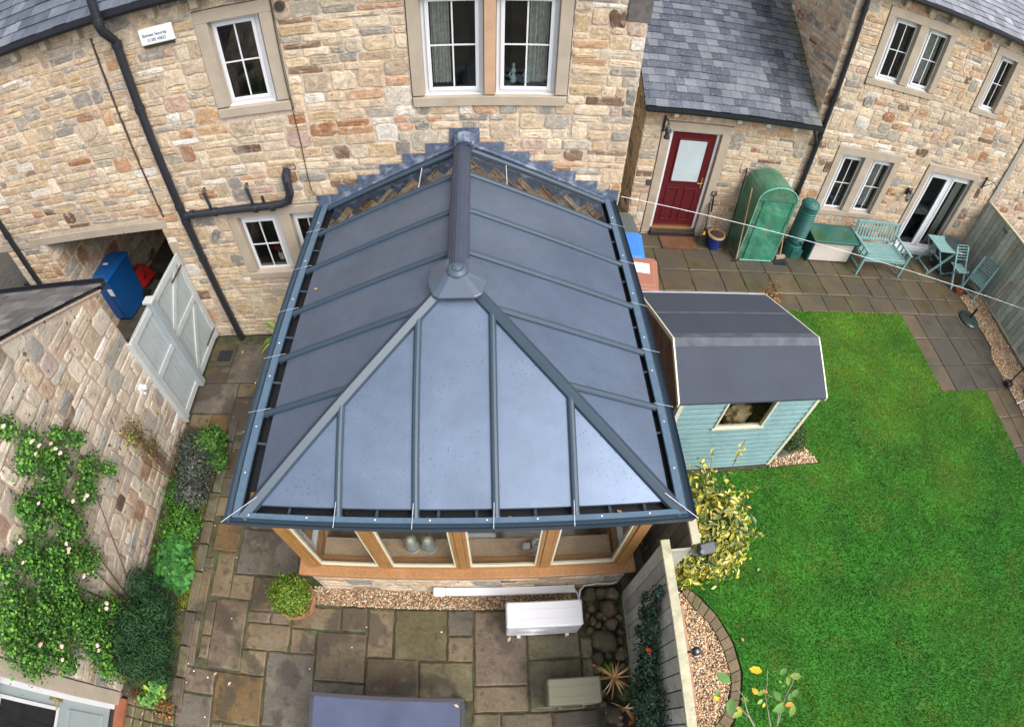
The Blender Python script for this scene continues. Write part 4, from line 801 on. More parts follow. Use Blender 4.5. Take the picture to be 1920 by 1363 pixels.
for X0, sg in ((PX0 + .03, -1), (PX1 - .03, 1)):
    for y in sy[1:]: B().box(X0 - .035, X0 + .035, y - .035, y + .035, .70, 2.30).build('mullion', M['oak'], CV)
    B().box(X0 - .035, X0 + .035, 1.765, WY - .03, 2.302, 2.385).build('head_rail', M['oak'], CV)
    for i in range(4):
        y0, y1 = sy[i] + .037, sy[i + 1] - .037; b = B()
        for q in ((y0, y0 + .04), (y1 - .04, y1)): b.box(X0 - .03, X0 + .03, q[0], q[1], .703, 2.298)
        b.box(X0 - .03, X0 + .03, y0 + .04, y1 - .04, .703, .743); b.box(X0 - .03, X0 + .03, y0 + .04, y1 - .04, 2.258, 2.298); fo = b.build('window', M['upvc'], CV)
        B().quad((X0, y0 + .04, .743), (X0, y1 - .04, .743), (X0, y1 - .04, 2.258), (X0, y0 + .04, 2.258)).build('pane', M['glassc'], fo)
b = B(); b.box(PX0 + .14, PX1 - .14, 1.78, WY - .02, .02, .10); b.build('floor', mat('tan_floor_tiles', (.54, .43, .32), rough=.35, var=.1, vs=3, wave=('Y', 1.1, .25)), CV)
B().box(PX0 + .14, PX1 - .14, 1.80, 2.02, .63, .665).build('inner_sill', mat('pale_oak_sill', (.50, .36, .24), rough=.4, var=.12, fine=.12, fs=30), CV)
b = B(); b.box(PX0 + .1, PX1 - .1, WY - .012, WY - .002, .1, 2.4); b.build('inner_back_wall', mat('pale_plaster', (.55, .48, .40), rough=.9, var=.05), CV)
# things inside
for x, lab in ((-.88, 'glass storm lantern with cream candle inside the conservatory, left of the pair'), (-.70, 'glass storm lantern with cream candle inside the conservatory, right of the pair')):
    t = thing('storm_lantern', lab, 'lantern', (x, 1.93, .667), group='storm lanterns on the inner sill')
    b = B(); b.lathe((x, 1.93, .667), [(.06, 0), (.075, .01), (.085, .06), (.08, .12), (.06, .17), (.055, .20), (.062, .24)], 24); b.build('glass', glass('lantern_glass', (.8, .85, .8), 1.0, .02, .35, (.8, .85, .85)), t, smooth=True)
    b = B(); b.lathe((x, 1.93, .69), [(0, 0), (.035, 0), (.038, .2), (.03, .235), (0, .24)], 18); b.build('candle', mat('cream_wax', (.72, .66, .48), rough=.5), t, smooth=True)
    B().lathe((x, 1.93, .667), [(0, 0), (.08, 0), (.08, .012), (0, .012)], 24).build('base', M['upvc'], t)
t = thing('coffee_table', 'low white coffee table inside the conservatory behind the front windows', 'table', (.35, 2.6, .1))
b = B().cbox(0.0, 1.0, 2.3, 2.85, .56, .60, .02); b.build('tabletop', M['upvc'], t)
for x in (.06, .94):
    for y in (2.36, 2.79): B().box(x - .025, x + .025, y - .025, y + .025, .101, .559).build('leg', M['upvc'], t)
tag(B().cbox(-.42, .02, 2.02, 2.12, .10, .62, .02).build('panel_heater', M['upvc']), 'slim white panel heater standing behind the conservatory front windows', 'heater')
t = thing('armchair', 'dark grey wicker armchair inside the conservatory at its back right', 'armchair', (.95, 3.6, .1)); dk = mat('dark_wicker', (.06, .06, .07), rough=.8, var=.2, bump=.4)
B().cbox(.6, 1.2, 3.2, 3.8, .12, .5, .04).build('seat', dk, t); B().cbox(.6, 1.2, 3.81, 3.93, .12, .95, .04).build('backrest', dk, t)
t = thing('sofa', 'dark grey sofa inside the conservatory along its left side', 'sofa', (-1.5, 3.6, .1))
B().cbox(-1.55, -.85, 3.0, 4.4, .12, .48, .05).build('seat', dk, t); B().cbox(-1.8, -1.56, 3.0, 4.4, .12, .9, .05).build('backrest', dk, t)
for x, lab in ((.34, 'small white square gadget on the inner sill beside a white mug'), ):
    tag(B().cbox(.30, .38, 1.88, 1.94, .667, .74, .008).build('thermostat', M['upvc']), lab, 'gadget')
tag(B().lathe((.45, 1.92, .667), [(0, 0), (.045, 0), (.047, .10), (.040, .10), (.038, .02), (0, .02)], 20).build('mug', M['upvc'], smooth=False), 'white mug on the inner sill right of the gadget', 'mug')
# ---------------------------------------------------------------- foliage tools
def leaves(name, P, Nn, size, m, cols, parent=None, seed=1, aspect=.5, fold=.25, spread=1.1, up=.4):
    """P: leaf positions, Nn: preferred directions; six-point folded leaves"""
    g = np.random.default_rng(seed); n = len(P); s = size * np.clip(g.lognormal(-.05, .3, n), .4, 1.8)
    nrm = Nn + g.normal(0, spread * .5, (n, 3)) + np.array([0, 0, up]); nrm /= np.linalg.norm(nrm, axis=1, keepdims=True)
    t = g.normal(0, 1, (n, 3)); t -= nrm * (t * nrm).sum(1, keepdims=True); t /= np.linalg.norm(t, axis=1, keepdims=True); b = np.cross(nrm, t)
    L = s[:, None]; W = (s * aspect * .5)[:, None]; f = nrm * (s * fold * .4)[:, None]
    V = np.stack([P - t * L * .5, P - t * L * .2 + b * W + f, P + t * L * .2 + b * W * .9 + f, P + t * L * .5 - f * .4, P + t * L * .2 - b * W * .9 + f, P - t * L * .2 - b * W + f], 1).reshape(-1, 3)
    i = (np.arange(n) * 6)[:, None]; F = np.concatenate([i + np.array([[0, 3, 2, 1]]), i + np.array([[0, 5, 4, 3]])])
    pal = np.array([lin(*c) for c in cols]); c = pal[g.integers(0, len(pal), n)] * g.uniform(.6, 1.1, (n, 1))
    return np_mesh(name, V, F, np.repeat(c, 6, 0), m, parent)
def blob_points(blobs, n, seed, shell=.55):
    """points through ellipsoids (x,y,z,rx,ry,rz), denser towards the skin; clumped"""
    g = np.random.default_rng(seed); w_ = np.array([b[3] * b[4] * b[5] for b in blobs]) ** .67; w_ /= w_.sum(); k = g.choice(len(blobs), n, p=w_); Bl = np.array(blobs)[k]
    d = g.normal(0, 1, (n, 3)); d /= np.linalg.norm(d, axis=1, keepdims=True); r = shell + (1 - shell) * g.random((n, 1)) ** .7
    lump = 1 + .16 * np.sin(d[:, :1] * 7 + k[:, None]) * np.cos(d[:, 1:2] * 6 + 2 * k[:, None]) + .1 * np.sin(d[:, 2:] * 11)
    return Bl[:, :3] + d * r * Bl[:, 3:] * lump * (1 + g.normal(0, .16, (n, 1))), d
LF = mat('leafy', attr=True, rough=.62, spec=.22, var=.28, vs=5); LG = mat('glossy_leaf', attr=True, rough=.28, spec=.5, var=.2, vs=6)
def stems(parent, base, tips, r=.006, m=None, bend=.1, seed=1):
    rn = random.Random(seed); b = B(); base = Vector(base)
    for t in tips:
        t = Vector(t); mid = (base + t) / 2 + Vector((rn.uniform(-bend, bend), rn.uniform(-bend, bend), rn.uniform(0, bend))); b.tube([base, (base + mid) / 2, mid, t], [r * 1.4, r * 1.1, r, r * .5], 5)
    return b.build('stem', m or M['stem'], parent)

# ---------------------------------------------------------------- garden shed
SH = thing('garden_shed', 'small pale teal garden shed with dark felt roof beside the lawn', 'shed', (2.9, 4.0, 0))
SX0, SX1, SY0, SY1 = 2.03, 3.82, 3.08, 4.93
b = B(); rn = random.Random(4)
for k in range(15):
    z = .06 + k * .109; b.add([(SX0, SY0 - .018, z), (SX1, SY0 - .018, z), (SX1, SY0 - .002, z + .105), (SX0, SY0 - .002, z + .105), (SX0, SY0 + .012, z), (SX1, SY0 + .012, z), (SX1, SY0 + .012, z + .105), (SX0, SY0 + .012, z + .105)], [(0, 1, 2, 3), (0, 4, 5, 1), (4, 7, 6, 5), (3, 2, 6, 7), (0, 3, 7, 4), (1, 5, 6, 2)], (1, 1, 1)) if not (1.07 < z + .05 < 1.66) else None
    if 1.07 < z + .05 < 1.66:
        for xa, xb in ((SX0, 2.60), (3.235, SX1)): b.add([(xa, SY0 - .018, z), (xb, SY0 - .018, z), (xb, SY0 - .002, z + .105), (xa, SY0 - .002, z + .105), (xa, SY0 + .012, z), (xb, SY0 + .012, z), (xb, SY0 + .012, z + .105), (xa, SY0 + .012, z + .105)], [(0, 1, 2, 3), (0, 4, 5, 1), (4, 7, 6, 5), (3, 2, 6, 7), (0, 3, 7, 4), (1, 5, 6, 2)])
TB = mat('pale_teal_boards', (.225, .37, .385), rough=.6, wave=('Z', 2.88, .38), var=.10, vs=3, fine=.10, fs=14, bump=.2, spots=[((.22, .42, .38), 5, .6, .1, .4)])
b.build('front_wall', TB, SH)
gp = [(SY0, 0), (SY1, 0), (SY1, 1.37), (3.69, 1.96), (SY0, 1.66)]
b = B(); n = len(gp); b.add([(SX1, y, z) for y, z in gp] + [(SX1 - .02, y, z) for y, z in gp], [tuple(range(n)), tuple(range(2 * n - 1, n - 1, -1))] + [(k, k + n, (k + 1) % n + n, (k + 1) % n) for k in range(n)]); b.box(SX0 + .02, SX1 - .02, SY1 - .02, SY1, 0, 1.37); b.build('side_wall', TB, SH)
b = B(); b.add([(SX0 - .002, y, z) for y, z in gp] + [(SX0 + .02, y, z) for y, z in gp], [tuple(range(n - 1, -1, -1)), tuple(range(n, 2 * n))] + [(k, (k + 1) % n, (k + 1) % n + n, k + n) for k in range(n)])
tag(b.build('side_wall', mat('brown_weathered_boards', (.16, .095, .065), rough=.8, var=.3, vs=5, fine=.25, fs=25, bump=.3), SH), 'brown weathered gable wall of the shed')
FELT = mat('mineral_felt', (.044, .053, .074), rough=.85, var=.10, vs=2, fine=.22, fs=260, bump=.2, bs=300, spots=[((.20, .21, .22), 40, .72, .03, .35)])
b = B(); rx0, rx1 = 1.99, 3.87; pr = [(3.035, 1.695), (3.69, 2.01), (4.39, 1.685), (5.03, 1.385)]
b.add([(x, y, z) for y, z in pr for x in (rx0, rx1)] + [(x, y, z - .03) for y, z in pr for x in (rx0, rx1)], [(0, 1, 3, 2), (2, 3, 5, 4), (4, 5, 7, 6), (8, 10, 11, 9), (10, 12, 13, 11), (12, 14, 15, 13), (0, 8, 9, 1), (6, 7, 15, 14), (0, 2, 10, 8), (2, 4, 12, 10), (4, 6, 14, 12), (1, 9, 11, 3), (3, 11, 13, 5), (5, 13, 15, 7)])
rf = b.build('roof', FELT, SH)
b = B(); b.add([(rx0, 3.60, 1.970), (rx1, 3.60, 1.970), (rx1, 3.69, 2.014), (rx0, 3.69, 2.014), (rx0, 3.80, 1.962), (rx1, 3.80, 1.962)], [(0, 1, 2, 3), (3, 2, 5, 4)]); b.add([(rx0, 4.33, 1.718), (rx1, 4.33, 1.718), (rx1, 4.39, 1.693), (rx0, 4.39, 1.693)], [(0, 1, 2, 3)]); b.build('felt_lap', mat('felt_lap_edge', (.080, .090, .112), rough=.8, var=.3, vs=6, fine=.2, fs=200), rf)
def strip(x, dx):
    b = B()
    for (y0, z0), (y1, z1) in zip(pr, pr[1:]): b.add([(x, y0, z0 - .055), (x, y1, z1 - .055), (x, y1, z1 + .006), (x, y0, z0 + .006), (x + dx, y0, z0 - .055), (x + dx, y1, z1 - .055), (x + dx, y1, z1 + .006), (x + dx, y0, z0 + .006)], [(0, 1, 2, 3), (4, 7, 6, 5), (3, 2, 6, 7), (0, 4, 5, 1), (0, 3, 7, 4), (1, 5, 6, 2)])
    return b.build('bargeboard', M['cream'], SH)
strip(rx0 - .018, .018); strip(rx1, .018)
B().stick((rx0, 5.035, 1.37), (rx1, 5.035, 1.37), .02, .05).build('rear_trim', mat('aluminium_trim', (.40, .43, .47), rough=.4, var=.2), SH)
b = B(); b.box(SX1 - .04, SX1 + .012, SY0 - .024, SY0 - .011, .04, 1.66); b.box(SX1 + .001, SX1 + .012, SY0 - .011, SY0 + .05, .04, 1.66); b.build('corner_trim', M['cream'], SH)
b = B(); b.box(SX0 - .014, SX0 + .035, SY0 - .024, SY0 - .011, .04, 1.66); b.box(SX0 - .014, SX0 - .003, SY0 - .011, SY0 + .05, .04, 1.66); b.build('corner_trim', M['cream'], SH)
b = B(); b.box(2.59, 2.615, SY0 - .026, SY0 + .03, 1.11, 1.67); b.box(3.225, 3.25, SY0 - .026, SY0 + .03, 1.11, 1.67); b.box(2.57, 3.265, SY0 - .035, SY0 + .03, 1.08, 1.108); wf = b.build('window', M['cream'], SH)
B().quad((2.615, SY0 + .005, 1.108), (3.225, SY0 + .005, 1.108), (3.225, SY0 + .005, 1.66), (2.615, SY0 + .005, 1.66)).build('pane', M['glassc'], wf)
b = B(); b.box(2.2, 3.7, 3.12, 3.55, .80, .83); b.build('workbench', M['wood'], SH); B().box(SX0 + .021, SX1 - .021, SY0 + .015, SY1 - .021, .0, .05).build('floor', M['wood'], SH)
def crumple(name, c, r, m, seed, lab=None, cat=None, amp=.16, parent=None):
    me = bpy.data.meshes.new(name); import bmesh
    bm = bmesh.new(); bmesh.ops.create_icosphere(bm, subdivisions=4, radius=1); from mathutils import noise as nz
    for v in bm.verts:
        p = v.co.copy(); q = 1 + amp * (abs(nz.noise(p * 2.3 + Vector((seed, 0, 0)))) * 2 - .5) + amp * .5 * nz.noise(p * 6 + Vector((seed, 3, 0)))
        v.co = Vector((p.x * r[0] * q, p.y * r[1] * q, max(p.z, -.8) * r[2] * q)) + Vector(c)
    for f in bm.faces: f.smooth = True
    bm.to_mesh(me); bm.free(); o = link(name, me, m, parent); 
    if lab: tag(o, lab, cat)
    return o
crumple('sack', (3.0, 3.34, 1.02), (.20, .17, .21), mat('tan_sackcloth', (.36, .27, .15), rough=.8, var=.15, fine=.1), 3, 'crumpled tan sack seen through the shed window', 'sack', .35)
tag(B().lathe((2.62, 3.30, .832), [(0, 0), (.075, 0), (.10, .17), (.11, .17), (.11, .19), (.095, .19), (.07, .02), (0, .02)], 20).build('flower_pot', mat('terracotta', (.42, .16, .07), rough=.8, var=.12)), 'terracotta flower pot inside the shed window left of the sack', 'flower pot')
tag(B().lathe((3.36, 3.36, .832), [(0, 0), (.06, 0), (.085, .14), (.095, .14), (.095, .16), (.08, .16), (.055, .02), (0, .02)], 20).build('flower_pot', bpy.data.materials['terracotta']), 'smaller terracotta pot inside the shed window right of the sack', 'flower pot')

# ---------------------------------------------------------------- fences
FW = mat('weathered_grey_boards', tint=True, base=(.46, .46, .42), rough=.8, var=.12, vs=2.5, fine=.14, fs=18, bump=.3, spots=[((.17, .19, .12), 2.2, .55, .12, .5)])
CAP = mat('cap_timber', (.44, .41, .28), rough=.75, var=.14, vs=5, fine=.12, fs=30, bump=.3, spots=[((.24, .24, .14), 6, .58, .1, .5)])
def fence_run(f, x, ya, yb, zt, face, pitch=.145, seed=1, caps=True, m=FW, xb=None):
    rn = random.Random(seed); y = ya; n = 0; xb = x if xb is None else xb
    while y < yb - .02 and n < 98:
        e = min(y + pitch, yb); k = (y - ya) / (yb - ya); xx = x + (xb - x) * k; dz = rn.uniform(-.008, .0)
        B().obox((xx, y + .006, .03), (.020 * face, 0, 0), ((xb - x) / (yb - ya) * (e - y - .012), e - y - .012, 0), (0, 0, zt - .05 + dz), (lambda q_: (q_, q_, q_))(rn.uniform(.72, 1.12))).build('board', m, f); y = e; n += 1
    B().obox((x - .006 * face, ya, .03), (.004 * face, 0, 0), (xb - x, yb - ya, 0), (0, 0, zt - .06)).build('gap_shade', M['dark'], f)  # added dark sheet; its colour paints shade into the gaps between boards
    for z in (.35, 1.0, 1.55): B().stick((x - .03 * face, ya, z), (xb - .03 * face, yb, z), .04, .07).build('rail', m, f)
    if caps: B().stick((x + .005, ya, zt), (xb + .005, yb, zt), .085, .035).build('cap_rail', CAP, f, bevel=.006)
F1 = thing('timber_fence', 'pale grey timber fence with cap rail dividing the patio from the pebble bed', 'fence', (1.5, .2, 0))
fence_run(F1, 1.50, -1.25, 1.52, 1.80, -1)
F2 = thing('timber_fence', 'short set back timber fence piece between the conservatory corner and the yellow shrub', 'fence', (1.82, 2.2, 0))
fence_run(F2, 1.80, 1.46, 3.02, 1.78, -1, seed=2, m=mat('brown_boards', tint=True, base=(.20, .17, .135), rough=.8, var=.15, vs=3, fine=.15, fs=20, bump=.3))  # darker, browner base than the other fence boards
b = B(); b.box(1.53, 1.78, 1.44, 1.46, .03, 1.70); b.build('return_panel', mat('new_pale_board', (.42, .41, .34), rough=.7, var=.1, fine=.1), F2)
F3 = thing('timber_fence', 'tall green tinged boarded fence along the right side of the terrace', 'fence', (11.2, 4, 0))
fence_run(F3, 11.0, .9, 8.08, 1.70, -1, pitch=.15, seed=3, xb=11.36, m=mat('green_grey_boards', tint=True, base=(.36, .41, .365), rough=.8, var=.14, vs=2, fine=.16, fs=14, bump=.3, spots=[((.30, .20, .12), 1.6, .62, .12, .4)]))
tp = thing('garden_tap', 'small metal tap fixed high on the right hand fence', 'tap', (11.28, 7.2, 1.5))
b = B(); b.tube([(11.29, 7.2, 1.52), (11.2, 7.2, 1.52), (11.15, 7.2, 1.50), (11.14, 7.2, 1.43)], .022, 8); b.build('spout', M['metal'], tp); b = B(); b.tube([(11.2, 7.2, 1.53), (11.2, 7.2, 1.58)], .012, 6); b.box(11.18, 11.22, 7.13, 7.27, 1.578, 1.595); b.build('handle', M['black'], tp)
pk = B().box(2.05, 2.19, .06, 1.27, .0, .035); tag(pk.build('timber_plank', mat('pinkish_plank', (.42, .24, .15), rough=.7, var=.12, fine=.1, bump=.2), bevel=.004), 'long reddish plank lying on the pebbles along the fence foot', 'plank')
fl_ = thing('floodlight', 'small black floodlight on the end of the set back fence by the yellow shrub', 'floodlight', (1.88, 1.42, 1.78))
b = B(); b.obox((1.83, 1.36, 1.70), (.15, .02, 0), (-.01, .10, .03), (0, -.02, .10)); b.build('housing', mat('dark_grey_housing', (.05, .055, .065), rough=.5), fl_, bevel=.01); B().box(1.80, 1.86, 1.39, 1.43, 1.66, 1.72).build('bracket', M['metal'], fl_); B().tube([(1.835, 1.37, 1.80), (1.835, 1.37, 1.82)], .02, 10).build('sensor', M['metal'], fl_)
s_ = thing('solar_lamp', 'small black and silver solar lamp clipped to the fence above the plank', 'lamp', (1.62, .51, 1.7))
b = B(); b.tube([(1.55, .51, 1.72), (1.60, .51, 1.75), (1.63, .51, 1.73)], .010, 6); b.build('clip', M['black'], s_); b = B(); b.lathe((1.66, .51, 1.68), [(0, 0), (.035, .01), (.042, .04), (.025, .06), (0, .065)], 14); b.build('head', M['black'], s_, smooth=True); B().lathe((1.66, .505, 1.742), [(0, 0), (.022, 0), (.015, .010), (0, .012)], 12).build('lens', M['metal'], s_)

# ---------------------------------------------------------------- gate
GT = thing('boarded_gate', 'closed pale grey boarded double gate with diagonal braces beside the covered passage', 'gate', (-4.55, 4.7, 0))
gp_ = mat('pale_grey_gate_paint', (.36, .40, .41), rough=.55, var=.06, vs=3, fine=.06, fs=20); gf_ = mat('light_grey_gate_frame', (.45, .48, .48), rough=.5, var=.06, fine=.05)
y = 3.90
while y < 5.58:
    e = min(y + .112, 5.58); B().box(-4.575, -4.555, y + .001, e - .003, .10, 1.85 if y < 4.55 else 1.84).build('board', gp_, GT, bevel=.003); y = e
def piece(a, b_, w=.10, t=.03, off=0): B().stick((-4.538 + off, *a), (-4.538 + off, *b_), t, w, up=(0, 0, 1) if abs(a[1] - b_[1]) < .8 else (0, 1, 0)).build('brace', gf_, GT, bevel=.004)
def post(y0, y1, z0, z1, x1=-4.52, m=gf_): return B().box(-4.555, x1, y0, y1, z0, z1).build('stile', m, GT, bevel=.004)
post(3.895, 3.985, .1, 1.86); post(5.50, 5.60, .1, 1.86); post(4.66, 4.70, .1, 1.84); o = post(4.53, 4.645, .08, 1.90, -4.46, mat('mid_grey_paint', (.30, .34, .36), rough=.5, var=.05))
B().cbox(-4.60, -4.44, 4.52, 4.655, 1.902, 1.935, .006).build('post_cap', gf_, o)
for z in (1.79, 1.05, .17): B().box(-4.553, -4.527, 3.99, 4.528, z - .05, z + .05).build('rail', gf_, GT, bevel=.004); B().box(-4.553, -4.527, 4.705, 5.495, z - .05, z + .05).build('rail', gf_, GT, bevel=.004)
def diag(y0, z0, y1, z1, w=.085):
    d = Vector((0, y1 - y0, z1 - z0)).normalized(); n = Vector((0, -d.z, d.y)); P = Vector((-4.552, y0, z0)) - n * w / 2
    B().obox(P, (.024, 0, 0), Vector((0, y1 - y0, z1 - z0)), n * w).build('brace', gf_, GT, bevel=.003)
diag(4.74, 1.13, 5.42, 1.74); diag(4.74, .25, 5.42, .98)
for z in (1.66, .28): B().box(-4.526, -4.516, 5.18, 5.56, z - .018, z + .018).build('hinge', mat('rusty_iron', (.10, .07, .05), rough=.7, var=.3), GT)
B().box(-4.60, -4.50, 3.86, 3.895, .1, 1.86).build('gate_post', gf_, GT)

# ---------------------------------------------------------------- bins
def bin_(loc, rz, label, colr, w=.58, d=.72, h=1.04, group=None, lidm=None, sticker=None):
    t = thing('wheelie_bin', label, 'wheelie bin', loc, rz, group); m = mat('bin_plastic', colr, rough=.45, var=.05, fine=.04)
    b = B(); W, Dd = w / 2, d / 2; k = .8
    lo = [(-W * k, -Dd * k), (W * k, -Dd * k), (W * k, Dd * .78), (-W * k, Dd * .78)]; hi = [(-W * .95, -Dd * .95), (W * .95, -Dd * .95), (W * .95, Dd * .86), (-W * .95, Dd * .86)]
    b.add([(x, y, .04) for x, y in lo] + [(x, y, h - .10) for x, y in hi] + [(x * 1.04, y * 1.04, h - .10) for x, y in hi] + [(x * 1.04, y * 1.04, h - .04) for x, y in hi], [(3, 2, 1, 0)] + [(r * 4 + q, r * 4 + (q + 1) % 4, r * 4 + 4 + (q + 1) % 4, r * 4 + 4 + q) for r in range(3) for q in range(4)] + [(12, 13, 14, 15)])
    b.box(-.12, .12, -Dd * .93, -Dd * .85, .1, .75); b.build('body', m, t, bevel=.02, local=True)
    b = B(); L = [(-W, -Dd), (W, -Dd), (W, Dd * .9), (-W, Dd * .9)]; q = .86
    b.add([(x * 1.03, y * 1.03, h - .045) for x, y in L] + [(x * 1.03, y * 1.03, h - .005) for x, y in L] + [(x * .93, y * .93, h + .018) for x, y in L] + [(x * .80, y * .8, h + .022) for x, y in L] + [(x * .77, y * .77, h + .045) for x, y in L], [(3, 2, 1, 0)] + [(r * 4 + q_, r * 4 + (q_ + 1) % 4, r * 4 + 4 + (q_ + 1) % 4, r * 4 + 4 + q_) for r in range(4) for q_ in range(4)] + [(16, 17, 18, 19)])
    ld = b.build('lid', m, t, bevel=.014, local=True)
    for sx in (-1, 1): b = B(); b.tube([(sx * (W * .8 + .005), Dd * .78, .10), (sx * (W * .8 + .055), Dd * .78, .10)], .10, 18); b.build('wheel', M['black'], t, local=True)
    b = B(); b.tube([(-W * .9, Dd * 1.02, h - .03), (W * .9, Dd * 1.02, h - .03)], .018, 8); b.tube([(-W * .7, Dd * .8, h - .07), (-W * .7, Dd * 1.02, h - .03)], .018, 6); b.tube([(W * .7, Dd * .8, h - .07), (W * .7, Dd * 1.02, h - .03)], .018, 6); b.build('handle', m, t, local=True)
    if sticker: B().box(*sticker).build('sticker', mat('paper_label', (.72, .72, .76), rough=.6, var=.08, vs=30), ld, local=True)
    return t
b1 = bin_((-6.86, 6.42, 0), R(-6), 'blue wheelie bin in the covered passage behind the gate', (.004, .075, .26), w=.64, d=.76, h=1.08, sticker=(-.02, .10, -.02, .03, 1.1255, 1.1275))
B().box(.18, .29, -.372, -.366, .70, .86).build('sticker', bpy.data.materials['paper_label'], b1, local=True)
bin_((2.12, 7.02, 0), R(4), 'dark grey green wheelie bin against the annexe corner beside the blue lidded one', (.085, .105, .10), h=.98)
bb2 = bin_((2.10, 6.42, 0), R(-6), 'bright blue lidded wheelie bin between the grey and the brown bins', (.045, .20, .60), h=1.04)
bin_((2.17, 5.80, 0), R(-10), 'terracotta brown wheelie bin with a torn white label on its lid', (.33, .14, .09), h=1.05, w=.62, sticker=(-.10, .18, -.05, .17, 1.0955, 1.0975))
bin_((-8.7, 6.6, 0), 0, 'black wheelie bin in the far left opening of the stone house', (.02, .022, .025))
t = thing('garden_mower', 'small red garden machine with black handle standing behind the blue bin', 'mower', (-6.75, 7.05, 0))
b = B(); b.add([(-7.0, 6.8, .14), (-6.6, 6.75, .14), (-6.5, 7.2, .14), (-6.9, 7.3, .14), (-6.92, 6.9, .46), (-6.68, 6.86, .52), (-6.6, 7.1, .5), (-6.85, 7.2, .44)], [(3, 2, 1, 0), (4, 5, 6, 7), (0, 1, 5, 4), (1, 2, 6, 5), (2, 3, 7, 6), (3, 0, 4, 7)]); b.build('hood', mat('red_plastic', (.35, .012, .012), rough=.4), t, bevel=.03)
b = B(); b.tube([(-6.6, 6.9, .3), (-6.35, 6.75, .55), (-6.25, 6.6, .8)], .014, 6); b.tube([(-6.5, 7.15, .3), (-6.25, 7.0, .55), (-6.15, 6.85, .8), (-6.25, 6.6, .8)], .014, 6); b.build('handle', M['black'], t)
for x, y in ((-6.98, 6.82), (-6.58, 6.76), (-6.5, 7.18), (-6.88, 7.3)): B().tube([(x, y - .03, .09), (x, y + .03, .09)], .09, 14).build('wheel', M['black'], t)
tag(B().box(-9.45, -8.0, 7.9, 7.96, 0, 2.2).build('pale_panel', mat('pale_grey_panel', (.35, .36, .38), rough=.6, var=.05)), 'pale grey boarded panel inside the far left opening', 'panel')

# ---------------------------------------------------------------- patio things
def potted(loc, r, h, potm, label, cat, n, size, cols, fr, fz, seed):
    t = thing('potted_shrub', label, cat, loc); x, y, z = loc
    b = B(); b.lathe((x, y, 0), [(0, 0), (r * .68, 0), (r * .95, h * .86), (r * 1.06, h * .87), (r * 1.08, h), (r * .92, h), (r * .88, h * .88), (0, h * .88)], 28); b.build('pot', potm, t, smooth=False)
    bl = [(x, y, fz, fr, fr, fr * .9)]; P, d = blob_points(bl, n, seed, .78); leaves('foliage', P, d, size, LF, cols, t, seed, .62, .2, .7, .2)
    P2, d2 = blob_points([(x, y, fz, fr * .8, fr * .8, fr * .72)], n // 4, seed + 1, .9); leaves('inner_foliage', P2, d2, size * 1.3, LF, cols, t, seed + 1, .7, .2, .6, .2)
    stems(t, (x, y, h * .85), [(x + fr * .5 * math.cos(a), y + fr * .5 * math.sin(a), fz) for a in (0, 1.2, 2.5, 3.9, 5.2)], .008); return t
potted((-2.28, 1.37, 0), .225, .30, mat('terracotta_pot', (.36, .15, .085), rough=.8, var=.16, fine=.1, bump=.2, spots=[((.55, .45, .36), 9, .6, .1, .4)]), 'round clipped box ball in a terracotta pot at the conservatory corner', 'potted plant', 9000, .018, [(112, 138, 44), (90, 124, 36), (70, 106, 32), (136, 150, 54), (104, 120, 42), (50, 82, 28)], .225, .50, 71)
potted((4.10, 3.26, 0), .15, .26, mat('grey_pot', (.26, .25, .22), rough=.8, var=.15), 'dark green clipped shrub in a grey pot at the shed corner on pebbles', 'potted plant', 4500, .018, [(60, 84, 42), (48, 70, 36), (76, 96, 50)], .21, .42, 72)
def ac_unit(loc, label, colr, W=.40):
    x, y, z = loc; t = thing('air_conditioning_unit', label, 'air conditioner', loc); m = mat('unit_casing', colr, rough=.35, var=.03, vs=3)
    b = B(); b.cbox(x - W, x + W, y - .14, y + .14, .075, .575, .014); b.build('casing', m, t)
    b = B()
    for k in (-.06, .045): b.box(x - W + .02, x + W - .02, y + k, y + k + .004, .576, .579)
    b.build('top_ribs', m, t)
    x += W - .40; b = B(); b.box(x + .14, x + .37, y - .146, y - .141, .42, .55); b.build('label_panel', mat('unit_panel', tuple(c * .78 for c in colr), rough=.4), t)
    B().box(x + .20, x + .30, y - .149, y - .1465, .50, .515).build('badge', M['metal'], t)
    b = B()
    for k in range(9): b.lathe((0, 0, 0), [(0, 0)], 3) if False else b.tube([(x - .12 + (.02 + k * .02) * math.cos(a * math.pi / 12), y - .147, .30 + (.02 + k * .02) * math.sin(a * math.pi / 12)) for a in range(25)], .0025, 4, cap=False)
    b.build('fan_grille', m, t)
    for sx in ((-.28, .26) if W > .3 else (.0, .26)):
        b = B(); b.box(x + sx, x + sx + .04, y - .165, y + .18, .05, .074); b.box(x + sx, x + sx + .04, y - .165, y - .155, 0, .05); b.box(x + sx, x + sx + .05, y + .17, y + .18, 0, .05); b.build('foot', M['upvc'] if colr[0] > .5 else m, t)
    b = B(); b.box(x + W + .002, x + W + .025, y - .08, y + .08, .15, .40); b.build('valve_cover', m, t, bevel=.006); return t
ac_unit((.505, 1.19, 0), 'white air conditioning unit on the patio below the conservatory windows', (.64, .64, .67))
ac_unit((.76, .36, 0), 'drab beige air conditioning unit low at the bottom of the patio', (.165, .150, .098), W=.27)
t = thing('pipe_trunking', 'white plastic pipe trunking along the conservatory wall foot', 'pipe trunking', (.1, 1.55, .2))
b = B(); b.obox((-.56, 1.50, .175), (1.46, 0, -.02), (0, .09, 0), (0, 0, .055)); b.build('cover', M['upvc'], t, bevel=.008)
b = B(); b.obox((-.70, 1.49, .165), (.14, 0, 0), (0, .105, 0), (0, 0, .075)); b.build('elbow', M['upvc'], t, bevel=.018)
